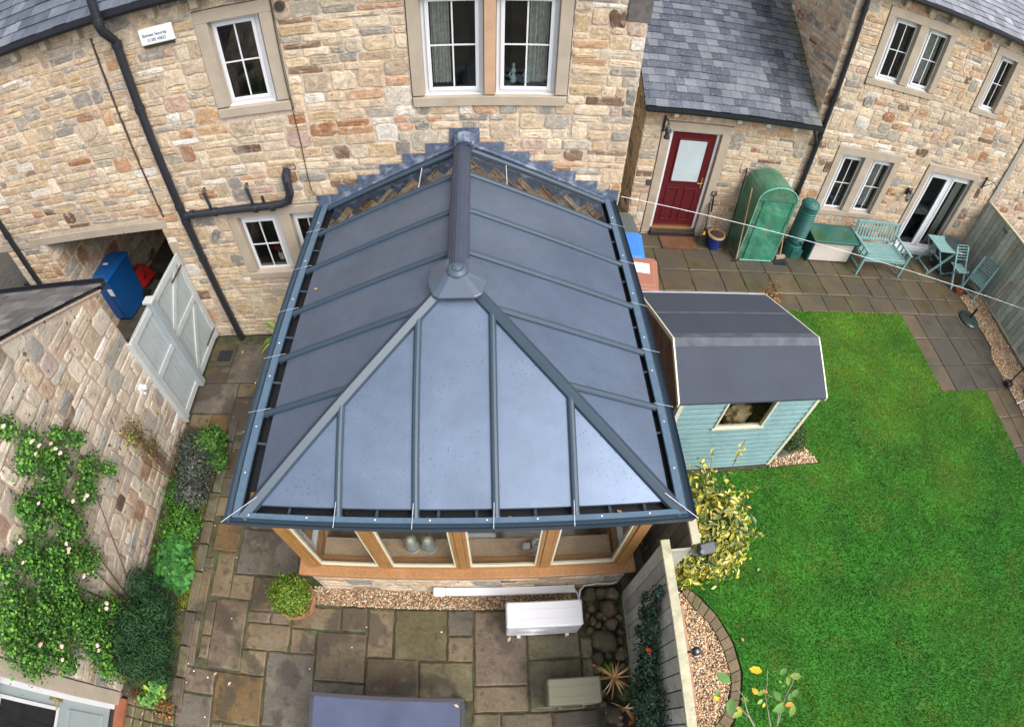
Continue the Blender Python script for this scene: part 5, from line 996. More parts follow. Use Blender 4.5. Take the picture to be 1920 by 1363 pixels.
b = B(); b.tube([(.88, 1.54, .19), (.93, 1.50, .15), (.95, 1.43, .08), (.96, 1.36, .05)], .014, 8); b.tube([(.93, 1.40, .2), (.95, 1.50, .24), (1.0, 1.56, .24), (1.15, 1.58, .22), (1.33, 1.575, .2), (1.39, 1.59, .2)], .009, 6); b.build('hose', M['upvc'], t)
t = thing('garden_table', 'dark framed garden table with wet glass top at the bottom of the patio', 'table', (-1.08, -.15, 0))
b = B(); x0, x1, y0, y1 = -1.853, -.322, -.62, .318; f = .045; z = .74; b.box(x0, x1, y1 - f, y1, z - .03, z + .01); b.box(x0, x1, y0, y0 + f, z - .03, z + .01); b.box(x0, x0 + f, y0 + f, y1 - f, z - .03, z + .01); b.box(x1 - f, x1, y0 + f, y1 - f, z - .03, z + .01); b.build('frame', mat('dark_wicker_frame', (.045, .042, .050), rough=.6, var=.25, vs=60, fine=.2, fs=180, bump=.4, bs=150), t, bevel=.006)
B().box(x0 + f, x1 - f, y0 + f, y1 - f, z - .008, z + .004).build('glass_top', mat('wet_glass_top', (.07, .085, .15), rough=.14, spec=.8, var=.25, vs=2.2, bump=.12, bs=7, rv=.1), t)
for x in (x0 + .05, x1 - .05):
    for y in (y0 + .05, y1 - .05): B().box(x - .03, x + .03, y - .03, y + .03, 0, z - .032).build('leg', bpy.data.materials['dark_wicker_frame'], t)
# rockery
RK = mat('mossy_rock', attr=True, rough=.85, var=.25, vs=9, fine=.15, fs=60, bump=.7, bs=22, spots=[((.38, .34, .27), 14, .61, .06, .6), ((.09, .10, .03), 5, .55, .1, .4)])
def rock(x, y, rx, ry, rz, seed, lab, grp=None, zc=.03):
    import bmesh; from mathutils import noise as nz
    bm = bmesh.new(); bmesh.ops.create_icosphere(bm, subdivisions=3, radius=1); a = seed * 1.7
    for v in bm.verts:
        p = v.co.copy(); q = 1 + .28 * nz.noise(p * 1.3 + Vector((seed, 0, 0))) + .09 * nz.noise(p * 4 + Vector((0, seed, 0)))
        X, Y = p.x * rx * q, p.y * ry * q; v.co = Vector((X * math.cos(a * .2) - Y * math.sin(a * .2) + x, X * math.sin(a * .2) + Y * math.cos(a * .2) + y, min(p.z * q, .8) * rz + zc))
    me = bpy.data.meshes.new('rock'); bm.to_mesh(me); bm.free(); c = random.Random(seed).choice([(122, 108, 80), (108, 100, 78), (134, 120, 92), (98, 88, 66)]); c = [v * .6 for v in lin(*c)]
    ca = me.color_attributes.new('Col', 'FLOAT_COLOR', 'POINT'); ca.data.foreach_set('color', np.tile(np.array([*c, 1], dtype=np.float32), len(me.vertices)))
    me.polygons.foreach_set('use_smooth', [True] * len(me.polygons)); o = link('rock', me, RK); return tag(o, lab, 'rock', grp)
big = [(1.09, 1.49, .11, .10, .13, 'brown rock nearest the conservatory wall at the left of the rockery'), (1.22, 1.50, .07, .10, .14, 'narrow pale rock second from the left against the conservatory wall'), (1.345, 1.48, .10, .10, .13, 'dark rock in the rockery corner between wall and fence'),
       (1.29, 1.31, .13, .10, .14, 'rounded rock with pale lichen rim below the corner rocks'), (1.30, 1.13, .085, .09, .12, 'blocky pale brown rock in the middle of the rockery by the fence'), (1.215, .93, .18, .14, .15, 'largest flat topped mossy rock in the rockery'),
       (1.12, .74, .08, .09, .10, 'tan rock at the patio edge just below the largest rock'), (1.39, .775, .08, .10, .09, 'olive rock against the fence above the dry grass'), (1.24, .09, .12, .13, .12, 'lichened rock at the bottom beside the beige unit'), (1.20, -.25, .12, .1, .1, 'rock cut by the bottom edge below the beige unit')]
for i, (x, y, rx, ry, rz, lab) in enumerate(big): rock(x, y, rx * .9, ry * .9, rz, i + 3, lab)
rn = random.Random(12); sm = [(1.10, 1.33), (1.04, 1.25), (1.19, 1.24), (1.10, 1.18), (1.16, 1.12), (1.40, 1.20), (1.21, 1.06), (1.06, 1.07), (1.13, 1.02), (1.40, 1.02), (1.08, 1.39), (1.26, 1.22), (1.39, .93), (1.10, .62), (1.24, .76), (1.38, .62), (1.12, .35), (1.36, .28), (1.30, -.02), (1.40, -.1), (1.14, .22), (1.38, .45)]
for i, (x, y) in enumerate(sm): rock(x, y, rn.uniform(.035, .06), rn.uniform(.035, .055), rn.uniform(.05, .08), 30 + i, 'small mossy rock among the many filling the rockery gaps', 'small rocks in the rockery', .015)
def straw(name, x, y, n, L, cols, lab, cat, seed, z=.05, w_=.010, up=.5, m=LF):
    g = np.random.default_rng(seed); V = []; F = []; c = []; pal = [np.array(lin(*q)) for q in cols]
    for i in range(n):
        a = g.uniform(0, 6.28); l = L * g.uniform(.6, 1.15); e = g.uniform(up, up + .5); dx = np.array([math.cos(a), math.sin(a), 0]); sd = np.array([-math.sin(a), math.cos(a), 0]); k0 = len(V); col = pal[g.integers(len(pal))] * g.uniform(.8, 1.15); S_ = 7
        for s in range(S_):
            t_ = s / (S_ - 1); r = l * t_; p = np.array([x, y, z]) + dx * (r * math.cos(e) + .25 * r * t_) + np.array([0, 0, 1]) * (r * math.sin(e) - .55 * l * t_ * t_ * t_); ww = w_ * (1 - .8 * t_ ** 2); V += [p - sd * ww, p + sd * ww]; c += [col, col]
            if s: F.append((k0 + 2 * s - 2, k0 + 2 * s - 1, k0 + 2 * s + 1, k0 + 2 * s))
    return tag(np_mesh(name, np.array(V), np.array(F), np.array(c), m), lab, cat)
straw('dry_grass_clump', 1.265, .50, 34, .22, [(214, 182, 128), (196, 150, 92), (226, 204, 160), (176, 130, 70)], 'clump of straw coloured dead leaves in the rockery beside the fence', 'dead plant', 5)
straw('dry_grass_clump', 1.36, .14, 12, .16, [(214, 182, 128), (196, 150, 92), (226, 204, 160)], 'small straw coloured tuft at the bottom of the rockery', 'dead plant', 6)
straw('green_tuft', 1.22, .60, 40, .10, [(90, 130, 40), (70, 110, 36)], 'small green tuft growing behind the straw coloured clump', 'plant', 9, w_=.006)
straw('green_tuft', 1.38, .30, 50, .10, [(60, 90, 36), (76, 110, 40)], 'low dark green tuft against the fence between the two straw clumps', 'plant', 10, w_=.006)
tag(B().quad((1.08, -1.2, -.002), (1.48, -1.2, -.002), (1.48, 1.60, -.002), (1.08, 1.60, -.002)).build('rockery_soil', mat('dark_soil', (.035, .030, .018), rough=.95, var=.5, vs=8, bump=.8, spots=[((.05, .08, .015), 5, .55, .1, .5)])), kind='structure')
straw('spiky_plant', -3.12, 5.28, 46, .55, [(150, 186, 60), (110, 160, 50), (186, 206, 96), (90, 140, 46)], 'spiky yellow green plant between the house wall and the conservatory gutter', 'plant', 7, z=.25, w_=.018, up=.75)
o = B().lathe((-3.12, 5.28, 0), [(0, 0), (.13, 0), (.17, .26), (.185, .26), (.185, .29), (.15, .29), (.14, .24), (0, .24)], 22).build('flower_pot', bpy.data.materials['terracotta_pot']); tag(o, 'terracotta pot under the spiky yellow green plant', 'flower pot')
t = thing('drain_cover', 'dark square drain grate in the slabs by the gate', 'drain cover', (-4.2, 4.84, 0)); 
b = B(); b.box(-4.43, -4.19, 5.08, 5.30, .002, .014); b.build('frame', M['black'], t); b = B(); [b.box(-4.42 + k * .028, -4.408 + k * .028, 5.09, 5.29, .0145, .020) for k in range(8)]; b.build('grate', mat('iron_grate', (.03, .03, .035), rough=.6), t)
# ---------------------------------------------------------------- planting on the left
tag(B().slab([(-4.60, 3.86), (-3.86, 3.72), (-3.82, 1.4), (-3.84, .1), (-4.0, -.1), (-4.60, -.06)], -.03, .03).build('flower_bed', mat('bed_soil', (.05, .04, .022), rough=.95, var=.5, vs=9, bump=.9, spots=[((.10, .12, .015), 3.5, .53, .1, .8), ((.22, .10, .04), 14, .66, .04, .7)])), kind='structure')
mb = B(); rn = random.Random(4); y = -.05
while y < 3.6: e = y + rn.uniform(.3, .55); mb.cbox(-3.84 + rn.uniform(-.01, .01), -3.70, y + .01, e - .01, -.03, .035, .01, tuple(x * rn.uniform(.45, .7) for x in lin(120, 112, 96))); y = e
tag(mb.build('bed_edging', M['flag']), 'row of dark wet edging stones in front of the left flower bed', 'garden edging')
RBL = [(1.4, 2.45, .16), (1.6, 1.95, .14), (1.2, 1.55, .16), (.95, 2.0, .2), (.75, .95, .2), (1.95, 2.45, .12), (.7, 1.45, .3), (.2, .5, .2), (.5, .75, .25), (0.05, 1.75, .25), (.3, 2.2, .2), (1.9, 3.06, 0.14), (1.95, 2.71, 0.17), (2.22, 2.42, 0.11), (2.35, 2.15, 0.13), (1.76, 2.63, 0.19), (1.97, 2.26, 0.24), (2.17, 1.78, 0.21), (2.34, 1.48, 0.1), (1.65, 2.18, 0.26), (1.95, 1.7, 0.21), (1.33, 2.23, 0.2), (1.5, 1.72, 0.26), (0.99, 2.24, 0.21), (1.1, 1.82, 0.27), (1.28, 1.33, 0.22), (0.87, 1.63, 0.29), (0.51, 2.23, 0.29), (0.54, 1.77, 0.33), (0.65, 1.17, 0.32), (0.9, 0.75, 0.21), (0.19, 2.04, 0.33), (0.3, 1.51, 0.32), (0.44, 0.91, 0.27), (0.57, 0.47, 0.15), (0.12, 1.28, 0.15), (0.29, 0.75, 0.15), (0.74, 2.48, 0.17), (0.46, 0.2, 0.13)]
RFL = [(1.89, 2.84), (1.9, 2.75), (1.83, 2.72), (1.99, 2.54), (2.01, 2.43), (2.0, 2.62), (1.69, 2.01), (1.84, 1.82), (1.79, 1.84), (1.43, 2.49), (1.02, 2.54), (0.86, 2.42), (1.25, 1.95), (1.21, 1.9), (1.19, 1.84), (1.05, 1.52), (0.84, 1.01), (0.89, 1.06), (0.27, 1.63), (0.21, 1.9), (0.41, 1.06), (0.36, 1.0), (0.14, 1.58), (1.8, 3.23), (0.18, -0.0)]
RO = thing('climbing_rose', 'climbing rose with pale pink blooms covering the outbuilding gable', 'climbing plant', (-4.45, .8, 0))
bl = [(-4.44, y, z, .14, r * .95, r * .95) for y, z, r in RBL]
P, d = blob_points(bl, 25000, 81, .1); P[:, 0] = np.maximum(P[:, 0], -4.575); d[:, 0] = np.abs(d[:, 0]) + .6
leaves('foliage', P, d, .033, LF, [(66, 112, 40), (48, 90, 36), (90, 140, 50), (38, 72, 34), (112, 158, 60), (56, 100, 42)], RO, 81, .62, .3, .9, .25)
stems(RO, (-4.48, 1.0, .03), [(-4.5, 1.3, 1.4), (-4.5, .6, 1.2), (-4.5, .3, 1.5), (-4.5, 1.6, 1.9), (-4.5, 2.1, 1.6), (-4.5, .9, 1.9)], .011, seed=3)
def bloom(b, x, y, z, r, rn):
    for k in range(6):
        a = k * 1.05 + rn.random(); t_ = rn.uniform(.2, .9); c = (x + r * .55 * math.cos(a) * t_, y + r * .55 * math.sin(a) * t_, z + r * .3 * (1 - t_)); col = tuple(v * rn.uniform(.88, 1.08) for v in rn.choice([(.62, .40, .37), (.68, .50, .45), (.62, .34, .32), (.72, .60, .54)]))
        b.lathe(c, [(0, -r * .3), (r * .45, -r * .1), (r * .5, r * .15), (r * .2, r * .32)], 6, col)
rn = random.Random(5)
for y, z in RFL:
    b = B(); bloom(b, -4.27 + rn.uniform(-.03, .03), y, z, rn.uniform(.024, .038), rn)
    b.build('bloom', mat('rose_petal', attr=True, rough=.6, var=.05) if 'rose_petal' not in bpy.data.materials else bpy.data.materials['rose_petal'], RO)
def shrub(name, lab, cat, blobs, n, size, cols, seed, aspect=.55, m=LF, shell=.4, base=None, fold=.25, up=.5, ns=6, extra=None):
    x, y = blobs[0][0], blobs[0][1]; t = thing(name, lab, cat, (x, y, 0)); P, d = blob_points(blobs, n, seed, shell); P[:, 2] = np.maximum(P[:, 2], .02); leaves('foliage', P, d, size, m, cols, t, seed, aspect, fold, 1.0, up)
    rn = random.Random(seed); stems(t, base or (x, y, 0), [(q[0] + rn.uniform(-.4, .4) * q[3], q[1] + rn.uniform(-.4, .4) * q[4], q[2] + q[5] * .4) for q in blobs for _ in range(max(1, ns // len(blobs)))], .006, seed=seed); return t
shrub('red_stemmed_shrub', 'sparse reddish shrub trained on the outbuilding wall above the border', 'shrub', [(-4.50, 2.98, 1.15, .07, .22, .36), (-4.48, 3.05, .75, .06, .2, .2)], 900, .026, [(120, 60, 46), (96, 50, 40), (150, 90, 60), (110, 150, 60), (130, 170, 70), (90, 60, 50)], 91, base=(-4.42, 2.9, 0), ns=16)
shrub('leafy_shrub', 'mid green leafy shrub at the far end of the left border by the gate', 'shrub', [(-3.92, 3.44, .26, .24, .24, .22), (-3.78, 3.22, .2, .16, .2, .15)], 2800, .045, [(76, 118, 44), (60, 100, 40), (92, 132, 54), (50, 84, 40)], 92)
shrub('purple_leaved_shrub', 'dusky purple grey shrub in the left border', 'shrub', [(-4.02, 3.02, .32, .26, .30, .26), (-4.0, 2.66, .28, .24, .24, .22), (-4.2, 3.3, .3, .2, .26, .2), (-4.0, 3.35, .22, .2, .2, .18)], 6600, .034, [(84, 92, 82), (70, 78, 72), (96, 100, 88), (60, 76, 60), (82, 72, 74)], 93)
shrub('leafy_shrub', 'low bright green leafy plant between the purple shrub and the broad leaved plant', 'plant', [(-4.1, 2.32, .2, .28, .34, .20), (-4.2, 2.0, .14, .26, .3, .14), (-3.96, 2.15, .14, .16, .3, .1), (-4.3, 2.7, .16, .2, .3, .16)], 4600, .034, [(70, 120, 40), (84, 136, 44), (56, 96, 36)], 94)
t = shrub('broad_leaved_plant', 'plant with large round pale green leaves in the left border', 'plant', [(-4.12, 1.66, .2, .24, .26, .16), (-4.05, 1.92, .18, .2, .14, .12), (-3.94, 1.52, .16, .14, .2, .1)], 1300, .07, [(66, 124, 54), (54, 108, 48), (80, 138, 62), (46, 96, 44)], 95, aspect=.95, fold=.12, up=1.6)
shrub('mossy_cushion', 'yellow green mossy cushion plant along the border edge', 'plant', [(-3.90, 1.35, .06, .09, .25, .05), (-3.90, 1.75, .05, .08, .2, .04), (-3.92, 2.6, .06, .06, .25, .05)], 2600, .014, [(150, 150, 40), (120, 128, 34), (100, 116, 36)], 96, shell=.7)
shrub('evergreen_shrub', 'large dark needle leaved evergreen shrub at the lower end of the border', 'shrub', [(-4.08, .98, .38, .28, .34, .30), (-4.0, .58, .34, .26, .28, .28), (-4.28, 1.30, .45, .2, .22, .25), (-3.95, .28, .25, .18, .18, .2), (-4.25, .75, .5, .26, .36, .3), (-4.2, .35, .4, .26, .26, .26)], 17000, .040, [(44, 78, 46), (34, 62, 42), (60, 98, 54), (50, 86, 46)], 97, aspect=.2, up=.2)
shrub('leafy_shrub', 'small light green leafy plant with pink flowers by the outbuilding door', 'plant', [(-3.98, .12, .22, .12, .16, .14), (-4.1, -.02, .15, .14, .1, .1)], 420, .06, [(90, 146, 64), (110, 160, 80), (130, 150, 60)], 98, ns=10)
shrub('withered_plant', 'withered brown trailing plant at the foot of the door wall', 'plant', [(-4.15, -.02, .08, .3, .12, .07), (-3.92, -.12, .06, .2, .14, .05)], 500, .035, [(150, 96, 56), (120, 80, 50), (176, 120, 60), (90, 100, 50)], 99, aspect=.4)
# ---------------------------------------------------------------- shrubs on the right
VC = [(196, 182, 62), (180, 168, 44), (206, 194, 104), (126, 138, 46), (76, 102, 40), (164, 156, 42), (200, 188, 84), (64, 90, 38), (100, 120, 44)]
t = shrub('variegated_shrub', 'bushy yellow variegated shrub beside the fence and lawn', 'shrub', [(2.30, 1.98, .95, .44, .42, .46), (2.42, 1.75, .62, .36, .36, .42), (2.02, 1.62, .70, .22, .26, .38), (2.1, 2.25, .95, .3, .26, .42), (2.62, 1.90, .75, .22, .3, .34), (2.15, 2.0, .4, .3, .4, .35)], 8200, .068, VC, 101, aspect=.40, m=LG, shell=.45, ns=18, base=(2.2, 1.9, 0))
g = np.random.default_rng(4); tp_ = [(1.99, 2.42, 1.42), (2.28, 2.50, 1.55), (2.62, 2.55, 1.72), (2.86, 1.72, 1.05), (2.84, 2.2, 1.2), (2.18, 2.45, 1.5), (2.0, 1.42, 1.0)]
P = np.concatenate([np.array(p) * s + np.array((2.3, 1.98, 1.0)) * (1 - s) + g.normal(0, .02, (14, 3)) for p in tp_ for s in (g.uniform(.55, 1.05, (14, 1)),)])
leaves('sprig_leaves', P, np.tile([0, 0, 1.], (len(P), 1)), .055, LG, VC[:4], t, 7, .42)
b = B()
for p in tp_: b.tube([(2.25, 1.95, .8), tuple((np.array(p) * .6 + np.array((2.25, 1.95, 1.0)) * .4)), p], [.008, .005, .003], 5)
b.build('sprig', M['stem'], t)
PC = thing('firethorn', 'dark glossy firethorn with a few orange berries climbing the pale fence', 'climbing plant', (1.42, .3, 0))
bl = [(1.42, 1.08, 1.62, .05, .08, .15), (1.42, .98, 1.45, .05, .09, .16), (1.41, 1.14, 1.22, .04, .06, .12), (1.41, 1.02, 1.10, .05, .10, .12), (1.40, .82, 1.28, .07, .16, .26), (1.39, .62, 1.15, .08, .2, .32), (1.38, .42, 1.08, .09, .22, .36), (1.37, .2, 1.05, .10, .24, .42), (1.36, -.02, 1.0, .11, .26, .5), (1.35, -.25, .95, .12, .26, .5), (1.36, .3, .75, .08, .2, .2), (1.41, .9, .82, .03, .08, .10), (1.36, -.6, 1.0, .12, .3, .5)]
P, d = blob_points(bl, 10500, 111, .25); P[:, 0] = np.minimum(P[:, 0], 1.472); leaves('foliage', P, d, .030, LG, [(30, 66, 50), (38, 80, 52), (26, 54, 46), (52, 96, 58), (34, 72, 56)], PC, 111, .5, .2, 1.0, .3)
b = B()
for t0, t1 in (((1.44, -.1, .1), (1.44, 1.05, 1.6)), ((1.44, .1, .1), (1.44, .95, 1.15)), ((1.43, -.3, .1), (1.43, .2, 1.4))): b.tube([t0, tuple((np.array(t0) + np.array(t1)) / 2 + np.array([-.02, 0, .1])), t1], .008, 6)
b.build('stem', M['stem'], PC); rn = random.Random(3); OB = mat('orange_berry', (.80, .09, .01), rough=.35, var=.05)
for c in ((1.33, .60, 1.42), (1.30, .04, .62), (1.30, -.02, .55), (1.34, .35, .95)):
    b = B(); [b.lathe((c[0] + rn.uniform(-.02, .02), c[1] + rn.uniform(-.025, .025), c[2] + rn.uniform(-.025, .025)), [(0, -.007), (.007, -.002), (.007, .003), (0, .008)], 6) for _ in range(14 if c[1] > .5 or c[1] < .1 else 5)]; b.build('berries', OB, PC)
# sapling at the lower right, its leaves big in the frame
SP = thing('sapling', 'thin young tree with sparse green and yellow leaves by the curved bed', 'tree', (2.75, -.55, 0))
b = B(); st = [[(2.75, -.6, 0), (2.6, -.32, .6), (2.32, -.15, 1.1), (2.16, -.02, 1.25)], [(2.6, -.32, .6), (2.30, -.10, 1.12), (2.23, .06, 1.25), (2.15, .16, 1.3)], [(2.78, -.6, 0), (2.72, -.3, .7), (2.50, .02, 1.15), (2.49, .14, 1.25), (2.47, .27, 1.35)], [(2.8, -.58, 0), (2.80, -.3, .7), (2.64, -.05, 1.15), (2.50, .03, 1.2)], [(2.80, -.3, .7), (2.70, -.03, 1.15), (2.76, .07, 1.22), (2.80, .22, 1.3)]]
for s in st: b.tube(s, [.009, .007, .004] + [.003] * (len(s) - 3), 6)
b.build('stem', mat('grey_bark', (.26, .22, .18), rough=.8, var=.15), SP)
lv = [(2.07, .27, 'g'), (2.0, .13, 'g'), (1.98, .09, 'y'), (2.10, -.01, 'g'), (2.14, .01, 'g'), (2.19, -.05, 'y'), (2.17, -.10, 'l'), (2.41, .29, 'y'), (2.37, .09, 'y'), (2.43, .06, 'l'), (2.49, .07, 'o'), (2.40, -.02, 'l'), (2.45, -.06, 'y'), (2.70, .22, 'g'), (2.60, -.0, 'g'), (2.68, .08, 'g'), (2.72, -.04, 'g'), (2.80, -.01, 'g'), (2.66, .13, 'l'), (2.74, .12, 'l'), (2.83, .15, 'l'), (2.64, -.09, 'o'), (2.70, -.11, 'o'), (2.62, -.12, 'g'), (2.72, -.17, 'l'), (2.25, .03, 'l')]
pc = {'g': [(96, 136, 70)], 'l': [(136, 164, 72)], 'y': [(214, 186, 50)], 'o': [(206, 140, 60)]}
for q in 'gylo':
    P = np.array([(x, y, 1.2 + .02 * math.sin(x * 40)) for x, y, k in lv if k == q]); lo_ = leaves('leaves', P, np.tile([0, 0, 1.5], (len(P), 1)), .095 if q == 'g' else .075, LF, pc[q], SP, 5 + ord(q), .55, .2, .5, 1.0)
def lance(name, P, lab, cat, seed): pass
shrub('potted_perennial', 'low mixed plants and red flowers beyond the right hand fence', 'plant', [(12.3, 7.7, .7, .4, .3, .5), (12.9, 7.2, .5, .4, .4, .4)], 2500, .06, [(84, 110, 50), (110, 130, 60), (150, 50, 60), (70, 90, 46)], 121)
shrub('autumn_twigs', 'spindly autumn plant with orange leaves between the shed and the terrace', 'plant', [(4.6, 5.85, .5, .25, .2, .45)], 90, .05, [(196, 116, 60), (214, 140, 70), (170, 100, 60)], 122, ns=9)
shrub('trailing_plant', 'small purple and green plant behind the shed near the brown bin', 'plant', [(1.86, 4.6, .5, .12, .2, .4)], 700, .05, [(70, 60, 80), (60, 90, 50), (160, 70, 50)], 123)

# ---------------------------------------------------------------- terrace furniture and garden gear
b = B(); mt = b.box(3.24, 3.95, 7.63, 8.0, .004, .022); tag(b.build('doormat', mat('coir_mat', (.12, .050, .022), rough=.95, var=.25, vs=7, fine=.3, fs=120, bump=.5, bs=120)), 'brown coir doormat on the slabs in front of the red door', 'doormat')
t = thing('flower_pot', 'blue glazed pot with bare twigs standing right of the red door', 'flower pot', (4.29, 7.74, 0))
b = B(); b.lathe((4.29, 7.74, 0), [(0, 0), (.11, 0), (.165, .29), (.14, .30), (0, .30)], 26); b.build('pot', mat('blue_glaze', (.010, .035, .22), rough=.18, var=.1), t)
b = B(); b.lathe((4.29, 7.74, .29), [(.135, .0), (.17, .0), (.178, .02), (.17, .045), (.145, .045), (.135, .01)], 26); b.build('rim', mat('clay_rim', (.40, .24, .13), rough=.6), t); B().lathe((4.29, 7.74, .30), [(0, 0), (.138, 0), (.138, .012), (0, .014)], 20).build('soil', bpy.data.materials['bed_soil'], t)
b = B(); rn = random.Random(6)
for k in range(9): a = rn.uniform(0, 6.28); b.tube([(4.29 + .05 * math.cos(a), 7.74 + .05 * math.sin(a), .31), (4.29 + .1 * math.cos(a), 7.76 + .1 * math.sin(a), .6), (4.29 + .13 * math.cos(a), 7.78 + .12 * math.sin(a), rn.uniform(.7, 1.0))], [.004, .003, .002], 4)
b.build('twig', mat('reddish_twig', (.20, .10, .07), rough=.8), t)
t = thing('garden_spade', 'garden spade with black D handle leaning on the wall right of the red door', 'spade', (4.2, 8.05, 0))
a0, a1 = Vector((4.20, 7.96, .22)), Vector((4.165, 8.07, .90)); d = (a1 - a0).normalized()
B().tube([a0, a1], .016, 8).build('shaft', mat('pale_shaft', (.38, .38, .34), rough=.6, var=.2), t); b = B(); b.tube([a1, a1 + d * .05, a1 + d * .09 + Vector((.05, 0, 0)), a1 + d * .15 + Vector((.045, 0, 0)), a1 + d * .15 - Vector((.045, 0, 0)), a1 + d * .09 - Vector((.05, 0, 0)), a1 + d * .05], .012, 8); b.tube([a0 + d * .42, a1], .018, 8); b.build('handle', M['black'], t)
b = B(); q = a0 - d * .24; b.add([q + Vector((-.07, 0, 0)), q + Vector((.07, 0, 0)), a0 + Vector((.09, 0, .02)), a0 + Vector((-.09, 0, .02)), q + Vector((-.07, .008, 0)), q + Vector((.07, .008, 0)), a0 + Vector((.09, .012, .02)), a0 + Vector((-.09, .012, .02))], [(0, 1, 2, 3), (7, 6, 5, 4), (0, 4, 5, 1), (2, 6, 7, 3), (1, 5, 6, 2), (0, 3, 7, 4)]); b.build('blade', M['metal'], t)
t = thing('edging_tool', 'garden fork with small yellow collar beside the blue pot', 'garden fork', (4.08, 7.9, 0))
b = B(); b.tube([(4.08, 7.84, .26), (4.13, 8.07, .80)], .013, 8); b.build('shaft', M['black'], t); b = B(); b.tube([(4.075, 7.82, .22), (4.085, 7.86, .28)], .024, 8); b.build('collar', mat('yellow_collar', (.75, .50, .02), rough=.5), t)
b = B()
for k in (-.05, -.017, .017, .05): b.tube([(4.075 + k, 7.83, .22), (4.07 + k, 7.80, .02)], .005, 5)
b.tube([(4.02, 7.83, .225), (4.13, 7.83, .225)], .007, 6); b.build('tines', M['metal'], t)
# walk-in plastic greenhouse
GH = thing('plastic_greenhouse', 'small arched green mesh plastic greenhouse against the stone wall', 'greenhouse', (5.07, 7.75, 0))
gx0, gx1, gy0, gy1, gs, ga = 4.69, 5.49, 7.40, 8.06, 1.40, 1.68
GM = bpy.data.materials.new('green_mesh_cover'); GM.use_nodes = True
def cover(m, col, al):
    n = m.node_tree; N = n.nodes.new; L = n.links.new; p = n.nodes['Principled BSDF']; p.inputs['Roughness'].default_value = .35
    tc = N('ShaderNodeTexCoord'); t = N('ShaderNodeTexNoise'); t.inputs['Scale'].default_value = 3.0; t.inputs['Detail'].default_value = 5; L(tc.outputs['Object'], t.inputs['Vector'])
    r = N('ShaderNodeMapRange'); L(t.outputs['Fac'], r.inputs[0]); r.inputs[1].default_value = .35; r.inputs[2].default_value = .7; r.inputs[3].default_value = al - .12; r.inputs[4].default_value = al + .12; L(r.outputs[0], p.inputs['Alpha'])
    c = N('ShaderNodeMix'); c.data_type = 'RGBA'; L(t.outputs['Fac'], c.inputs[0]); c.inputs[6].default_value = (*[v * .7 for v in col], 1); c.inputs[7].default_value = (*[v * 1.3 for v in col], 1); L(c.outputs[2], p.inputs['Base Color'])
    b_ = N('ShaderNodeBump'); b_.inputs['Strength'].default_value = 1.0; b_.inputs['Distance'].default_value = .08; L(t.outputs['Fac'], b_.inputs['Height']); L(b_.outputs[0], p.inputs['Normal'])
cover(GM, (.075, .21, .13), .76)
GD2 = bpy.data.materials.new('green_door_cover'); GD2.use_nodes = True; cover(GD2, (.06, .29, .18), .66)
arc = lambda k, n=12, e=0: ((gx0 + gx1) / 2 - (.4 + e) * math.cos(math.pi * k / n), gs + (.29 + e) * math.sin(math.pi * k / n))
b = B(); n = 12; ring = [(gx0, .01)] + [arc(k) for k in range(n + 1)] + [(gx1, .01)]
for k in range(len(ring) - 1): b.quad((ring[k][0], gy0, ring[k][1]), (ring[k][0], gy1, ring[k][1]), (ring[k + 1][0], gy1, ring[k + 1][1]), (ring[k + 1][0], gy0, ring[k + 1][1]))
b.poly([(x, gy1, z) for x, z in ring]); b.build('cover', GM, GH)
b = B(); b.poly([(x, gy0 - .002, z) for x, z in [arc(k) for k in range(n + 1)]][::-1]); b.quad((gx0, gy0 - .002, .01), (gx0 + .12, gy0 - .002, .01), (gx0 + .12, gy0 - .002, gs), (gx0, gy0 - .002, gs)); b.quad((gx1 - .07, gy0 - .002, .01), (gx1, gy0 - .002, .01), (gx1, gy0 - .002, gs), (gx1 - .07, gy0 - .002, gs)); b.build('front_cover', GM, GH)
b = B(); b.add([(gx0 + .125, gy0 - .03, .01), (gx1 - .075, gy0 - .03, .01), (gx1 - .075, gy0 - .006, .8), (gx0 + .125, gy0 - .006, .8), (gx0 + .125, gy0 - .006, gs), (gx1 - .075, gy0 - .006, gs)], [(0, 1, 2, 3), (3, 2, 5, 4)]); b.build('door_flap', GD2, GH)
b = B()
for x in (gx0 + .12, gx1 - .072): b.stick((x, gy0 - .012, .02), (x, gy0 - .012, gs), .012, .008, up=(0, 1, 0))
b.stick((gx0 + .02, gy0 - .008, gs), (gx1 - .02, gy0 - .008, gs), .012, .012); b.build('zip', M['green'], GH)
PG = mat('pale_green_piping', (.16, .50, .36), rough=.4)
b = B(); b.tube([(x, gy0 - .006, z) for x, z in [arc(k, 12, .004) for k in range(13)]], .010, 6); b.build('piping', PG, GH)
b = B(); b.tube([(gx0 + .0, gy0, .02), (gx0, gy0, gs)], .009, 6); b.tube([(gx1, gy0, .02), (gx1, gy0, gs)], .009, 6); b.tube([(gx0, gy1 - .01, .02), (gx0, gy1 - .01, gs)], .009, 6); b.tube([(gx1, gy1 - .01, .02), (gx1, gy1 - .01, gs)], .009, 6); b.tube([(gx0 + .05, gy0 - .025, .02), (gx1 - .05, gy0 - .025, .02)], .012, 6); b.build('frame', PG, GH)
for z in (.45, .95):
    b = B(); [b.box(gx0 + .03, gx1 - .03, gy0 + .12 + k * .10, gy0 + .15 + k * .10, z, z + .012) for k in range(5)]; b.build('shelf', M['metal'], GH)
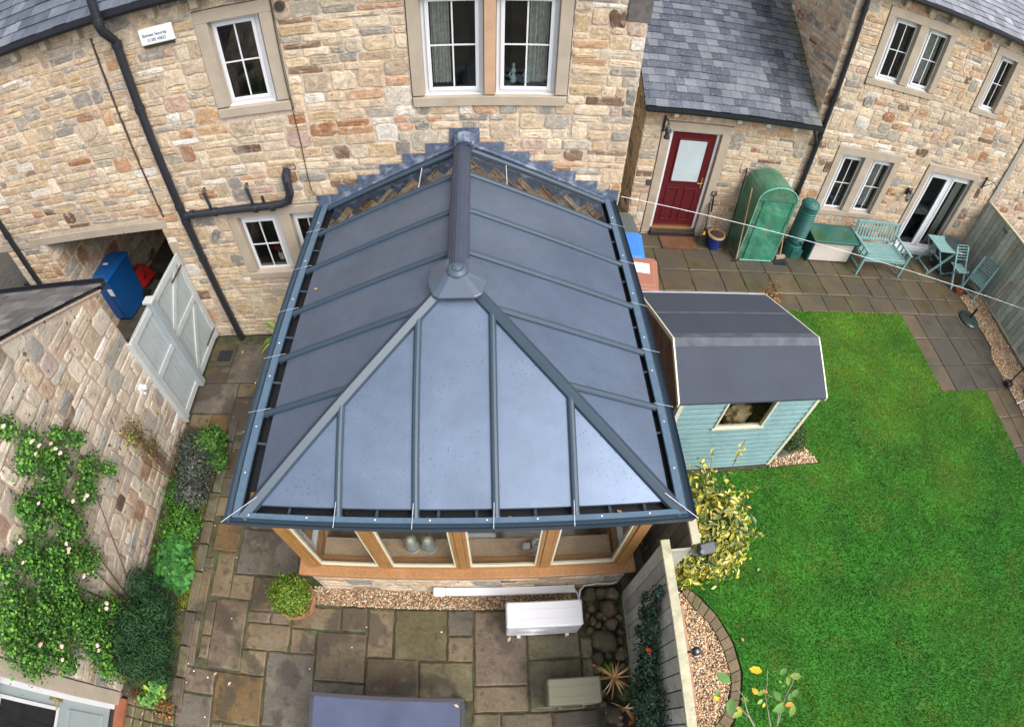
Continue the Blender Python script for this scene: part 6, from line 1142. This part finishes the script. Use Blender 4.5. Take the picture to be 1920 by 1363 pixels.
for k, (x, y, z, c) in enumerate(((4.88, 7.62, .97, (.5, .5, .2)), (5.1, 7.6, .97, (.55, .45, .15)), (5.3, 7.62, .97, (.6, .6, .5)), (4.9, 7.6, .47, (.55, .4, .3)), (5.2, 7.6, .47, (.6, .2, .1)))):
    tag(B().lathe((x, y, z), [(0, 0), (.05, 0), (.065, .11), (0, .11)], 14).build('seed_pot', mat('seed_pot_plastic', c, rough=.5)), 'small pot on the shelves inside the green plastic greenhouse', 'pot', group='pots inside the greenhouse')
def rake(name, lab, cat, a, b_, m, head=None):
    t = thing(name, lab, cat, a); B().tube([a, b_], .013, 8).build('shaft', m, t)
    if head: B().stick(head[0], head[1], head[2], head[3]).build('head', head[4], t, bevel=.004)
WD = mat('pale_wooden_pole', (.42, .27, .15), rough=.6, var=.12)
rake('garden_rake', 'wooden handled rake leaning on the left side of the green greenhouse', 'rake', (4.66, 7.36, .05), (4.60, 7.60, 1.50), WD, ((4.58, 7.33, .03), (4.74, 7.36, .03), .03, .03, M['black']))
rake('long_pole', 'long black pole leaning behind the green greenhouse at its left', 'pole', (4.585, 7.80, .02), (4.66, 8.09, 1.62), M['black'])
rake('garden_broom', 'broom with short wooden handle standing between greenhouse and water butt', 'broom', (5.69, 7.50, .08), (5.60, 7.72, .92), WD, ((5.58, 7.46, .05), (5.80, 7.50, .05), .06, .07, mat('broom_head', (.30, .22, .16), rough=.9)))
tag(B().box(5.50, 5.78, 7.28, 7.50, .004, .014).build('black_tray', M['black']), 'flat black tray on the slabs beside the greenhouse front', 'tray')
# water butt
WBt = thing('water_butt', 'tall ribbed dark green water butt on a stand between greenhouse and storage box', 'water butt', (6.05, 7.72, 0))
pr_ = [(0, .28), (.155, .28), (.172, .32)]
for k in range(14): z = .34 + k * .052; pr_ += [(.172, z), (.182, z + .013), (.182, z + .036), (.172, z + .049)]
pr_ += [(.178, 1.10), (.175, 1.17)]
b = B(); b.lathe((6.05, 7.72, 0), pr_, 28); b.build('barrel', M['green'], WBt, bevel=0, smooth=False)
b = B(); b.lathe((6.05, 7.72, 0), [(0, 1.17), (.186, 1.17), (.188, 1.20), (.16, 1.25), (.10, 1.29), (.05, 1.30), (0, 1.30)], 28); b.build('lid', M['green'], WBt, smooth=False); b = B(); b.lathe((6.05, 7.60, 1.27), [(0, 0), (.018, 0), (.018, .01), (0, .012)], 10); b.build('lid_plug', M['black'], WBt)
b = B(); b.lathe((6.05, 7.70, 0), [(0, 0), (.20, 0), (.175, .26), (.165, .278), (0, .278)], 18); [b.box(5.93, 6.17, 7.50 - .004 * k, 7.515, .03 + k * .045, .05 + k * .045) for k in range(5)]; b.build('stand', M['green'], WBt); b = B(); b.tube([(6.05, 7.56, .40), (6.05, 7.49, .40), (6.05, 7.48, .36)], .018, 8); b.build('tap', M['black'], WBt)
# storage box
SB = thing('storage_box', 'cream fronted storage box with dark green lid beside the water butt', 'storage box', (6.85, 7.66, 0))
b = B(); b.box(6.36, 7.36, 7.47, 7.90, .03, .50); b.build('body', mat('cream_plastic', (.58, .53, .47), rough=.5, var=.04), SB, bevel=.006)
dgp = mat('dark_green_plastic', (.018, .062, .062), rough=.45, var=.08)
for xa in (6.31, 7.362): B().box(xa, xa + .048, 7.455, 7.91, 0, .52).build('end_panel', dgp, SB, bevel=.008)
b = B(); b.add([(6.28, 7.40, .525), (7.44, 7.40, .525), (7.44, 7.93, .525), (6.28, 7.93, .525), (6.28, 7.40, .57), (7.44, 7.40, .57), (7.44, 7.93, .62), (6.28, 7.93, .62), (6.36, 7.46, .585), (7.36, 7.46, .585), (7.36, 7.88, .625), (6.36, 7.88, .625)], [(3, 2, 1, 0), (0, 1, 5, 4), (1, 2, 6, 5), (2, 3, 7, 6), (3, 0, 4, 7), (4, 5, 9, 8), (5, 6, 10, 9), (6, 7, 11, 10), (7, 4, 8, 11), (8, 9, 10, 11)]); b.build('lid', mat('green_wet_lid', (.022, .095, .075), rough=.28, var=.1, spots=[((.030, .085, .022), 2.2, .5, .06, .8)]), SB, bevel=.006)
# bench
BT = mat('teal_grey_paint', (.175, .315, .31), rough=.55, var=.07, fine=.05, fs=40)
BN = thing('garden_bench', 'pale teal slatted two seat bench in front of the french doors', 'bench', (8.05, 7.5, 0))
bx0, bx1 = 7.43, 8.68
for k in range(7): y = 7.16 + k * .078; B().box(bx0 + .05, bx1 - .05, y, y + .055, .42, .44).build('seat_slat', BT, BN, bevel=.003)
for k in range(14): x = bx0 + .09 + k * (bx1 - bx0 - .18) / 13; B().add([(x - .016, 7.75, .50), (x + .016, 7.75, .50), (x + .016, 7.83, .84), (x - .016, 7.83, .84), (x - .016, 7.765, .50), (x + .016, 7.765, .50), (x + .016, 7.845, .84), (x - .016, 7.845, .84)], [(0, 1, 2, 3), (7, 6, 5, 4), (0, 3, 7, 4), (1, 5, 6, 2)]).build('back_slat', BT, BN)
B().stick((bx0 + .05, 7.84, .865), (bx1 - .05, 7.84, .865), .035, .06).build('top_rail', BT, BN, bevel=.004); B().stick((bx0 + .05, 7.755, .485), (bx1 - .05, 7.755, .485), .03, .05).build('lower_rail', BT, BN, bevel=.003)
B().box(bx0 + .05, bx1 - .05, 7.145, 7.158, .36, .44).build('apron', BT, BN)
for x in (bx0, bx1 - .05):
    B().box(x, x + .05, 7.13, 7.18, 0, .60).build('leg', BT, BN, bevel=.004); b = B(); b.tube([(x + .025, 7.80, 0), (x + .025, 7.73, .44), (x + .025, 7.84, .89)], .028, 4); b.build('leg', BT, BN)
    B().box(x - .01, x + .06, 7.10, 7.79, .601, .628).build('armrest', BT, BN, bevel=.005); B().box(x + .012, x + .038, 7.181, 7.74, .36, .418).build('side_rail', BT, BN)
    for y in (7.30, 7.43, 7.56): B().box(x + .015, x + .035, y, y + .03, .42, .60).build('arm_slat', BT, BN)
    B().box(x + .012, x + .038, 7.181, 7.74, .14, .17).build('stretcher', BT, BN)
# folding table
TT = thing('folding_table', 'small square pale teal folding table between the bench and the covered barrel', 'table', (9.93, 7.55, 0))
for k in range(8): y = 7.28 + k * .072; B().box(9.64, 10.24, y, y + .068, .70, .718).build('top_slat', BT, TT)
for y in (7.31, 7.80):
    for a, b_ in (((9.66, y, 0), (10.20, y, .695)), ((10.20, y + .03, 0), (9.66, y + .03, .695))): B().stick(a, b_, .025, .045, up=(0, 1, 0)).build('leg', BT, TT)
for x, z in ((9.70, .06), (10.16, .06), (9.93, .36)): B().box(x - .018, x + .018, 7.33, 7.82, z, z + .03).build('crossbar', BT, TT)
# folding chairs
def chair(label, loc, rz, folded=0):
    t = thing('folding_chair', label, 'chair', loc, rz, 'folding chairs by the right hand fence'); q = .0
    for sx in (-.20, .20):
        B().stick((sx, -.24, 0), (sx, .26, .86), .03, .045, up=(1, 0, 0)).build('back_post', BT, t, local=True)
        B().stick((sx * .85, .24, 0), (sx * .85, -.14 + folded * .2, .46), .025, .04, up=(1, 0, 0)).build('leg', BT, t, local=True)
    for k in range(9):
        y = -.16 + k * .040; B().box(-.185, .185, y, y + .028, .425 + folded * (k - 4) * .03, .441 + folded * (k - 4) * .03).build('seat_slat', BT, t, local=True)
    for k in range(6): f_ = .60 + k * .055; y = -.24 + .5 * f_ / .86; B().stick((-.19, y, f_), (.19, y, f_), .012, .036, up=(0, -.5, .86)).build('back_slat', BT, t, local=True)
    for y, z in ((.23, .05), (-.20, .07)): B().stick((-.18, y, z), (.18, y, z), .022, .03).build('crossbar', BT, t, local=True)
    return t
chair('pale teal folding chair standing in front of the covered barrel', (10.40, 7.12, 0), R(3))
chair('pale teal folding chair leaning against the right hand fence, nearest the fence', (10.86, 6.82, 0), R(-62), .6)
BR = thing('covered_barrel', 'dark round covered barrel behind the folding chair', 'barrel', (10.42, 7.60, 0))
b = B(); b.lathe((10.42, 7.60, 0), [(0, 0), (.29, 0), (.33, .3), (.34, .66), (.33, .70), (0, .70)], 26); b.build('cover_skirt', mat('black_cover', (.022, .028, .030), rough=.5, var=.2, bump=.5, bs=8), BR, smooth=False); b = B(); b.lathe((10.42, 7.60, .70), [(.33, 0), (.30, .03), (.15, .05), (0, .052)], 26); b.build('cover_top', mat('dark_green_cover', (.03, .045, .05), rough=.3, var=.3, vs=3), BR)
tag(B().lathe((10.36, 6.78, 0), [(0, 0), (.055, 0), (.085, .11), (.09, .13), (.07, .13), (.06, .02), (0, .02)], 18).build('flower_pot', mat('red_clay', (.38, .09, .04), rough=.6)), 'small red clay pot under the folding chair nearest the house', 'flower pot')
PB = thing('parasol_base', 'round dark parasol base with short tube on the paving by the right hand fence', 'parasol base', (10.12, 5.94, 0))
b = B(); b.lathe((10.12, 5.94, 0), [(0, 0), (.25, 0), (.26, .03), (.22, .06), (.06, .085), (0, .09)], 26); b.build('disc', mat('dark_green_metal', (.025, .04, .04), rough=.35, var=.3), PB); B().tube([(10.12, 5.94, .085), (10.12, 5.94, .36)], .027, 12).build('tube', M['black'], PB)
rake('rusty_cane', 'thin rusty cane leaning on the right hand fence above the parasol base', 'cane', (10.75, 6.15, .02), (11.12, 6.25, .95), mat('rust', (.28, .09, .05), rough=.8))
PP = thing('fence_pole_stand', 'black pole on a block foot at the right edge of the paving', 'pole stand', (10.12, 4.22, 0))
B().cbox(10.02, 10.20, 4.14, 4.28, 0, .12, .02).build('block', M['black'], PP); B().tube([(10.13, 4.22, .11), (10.13, 4.22, .9)], .018, 8).build('pole', M['black'], PP)
rake('grey_cane', 'grey cane across the pebbles at the right edge', 'cane', (10.02, 3.74, .05), (10.9, 3.80, .45), M['metal'])
tag(crumple('round_planter', (10.62, 3.95, .10), (.13, .13, .12), mat('dark_red_planter', (.12, .03, .03), rough=.5, var=.2), 8, amp=.1), 'dark reddish round planter on the pebbles at the right edge', 'planter')
# washing line
WL = B(); A0, A1 = Vector((1.64, 5.58, 2.53)), Vector((10.95, 5.46, .90)); pts = []
for k in range(25): f_ = k / 24; p = A0.lerp(A1, f_); pts.append((p.x, p.y, p.z - .02 * 4 * f_ * (1 - f_)))
tag(WL.tube(pts, .0038, 6).build('washing_line', M['upvc']), 'thin white washing line running from the house corner across the terrace', 'washing line')
# fallen leaves
rn = random.Random(19); LFM = mat('fallen_leaf', attr=True, rough=.7, var=.1)
spots_ = [(.14, 1.02, .01, 'orange brown fallen leaf by the foot of the white unit'), (-3.30, .42, .01, 'orange fallen leaf on the slabs by the left border'), (1.06, .66, .06, 'orange fallen leaf at the rockery edge'), (3.27, 1.59, .04, 'pale fallen leaf on the lawn right of the yellow shrub'), (2.87, .75, .04, 'pale fallen leaf on the lawn beside the curved edging'), (-4.0, 5.25, .012, 'small tan fallen leaf on the slab near the gate'), (-1.80, 3.96, 2.545, 'small pale leaf stuck on the left roof panel'), (.13, 1.56, 2.41, 'orange leaf lying in the front gutter trough'), (.98, 1.57, 2.41, 'brown leaf lying at the right end of the front gutter'), (-.40, .24, .75, 'orange leaf on the garden table corner'), (3.35, 2.45, .04, 'tan fallen leaf on the lawn below the shed'), (-3.1, .33, .01, 'pinkish petals on the slab by the ochre flagstone')]
for x, y, z, lab in spots_:
    a = rn.uniform(0, 6.28); s = rn.uniform(.028, .042) * (.8 if z > 2 else 1); c = rn.choice([(.50, .24, .09), (.55, .36, .16), (.52, .44, .26)]); ca, sa = math.cos(a) * s, math.sin(a) * s
    b = B(); b.add([(x - ca, y - sa, z), (x - sa * .5, y + ca * .5, z + .008), (x + ca, y + sa, z + .002), (x + sa * .5, y - ca * .5, z + .007), (x - ca * .98, y - sa * .98, z - .001), (x - sa * .48, y + ca * .48, z + .006), (x + ca * .98, y + sa * .98, z), (x + sa * .48, y - ca * .48, z + .005)], [(0, 3, 2, 1), (4, 5, 6, 7), (0, 1, 5, 4), (1, 2, 6, 5), (2, 3, 7, 6), (3, 0, 4, 7)], c); tag(b.build('fallen_leaf', LFM), lab, 'leaf')

for k in range(26):
    x, y = (rn.uniform(-3.9, -3.1), rn.uniform(-.2, 5.2)) if k < 20 else (rn.uniform(-2.9, -.5), rn.uniform(0, 1.2))
    r = rn.uniform(.008, .014); tag(B().lathe((x, y, .010), [(0, 0), (r, .001), (r * .8, .004), (0, .005)], 6, (.75, .68, .62)).build('fallen_petal', LFM), 'pale rose petal fallen on the dark slabs', 'petal', 'petals scattered on the slabs')
t = thing('flower_vase', 'red flowers in a vase behind the ground floor window left of the conservatory', 'vase', (-3.0, 5.85, 1.42)); vz_ = B(); vz_.lathe((-3.0, 5.85, 1.42), [(0, 0), (.05, 0), (.06, .08), (.04, .14), (0, .14)], 12); vz_.build('vase', M['upvc'], t)
P, d = blob_points([(-3.0, 5.85, 1.64, .11, .06, .09)], 120, 5, .3); leaves('flowers', P, d, .04, LF, [(170, 40, 50), (190, 60, 60), (60, 90, 50)], t, 4, .8)
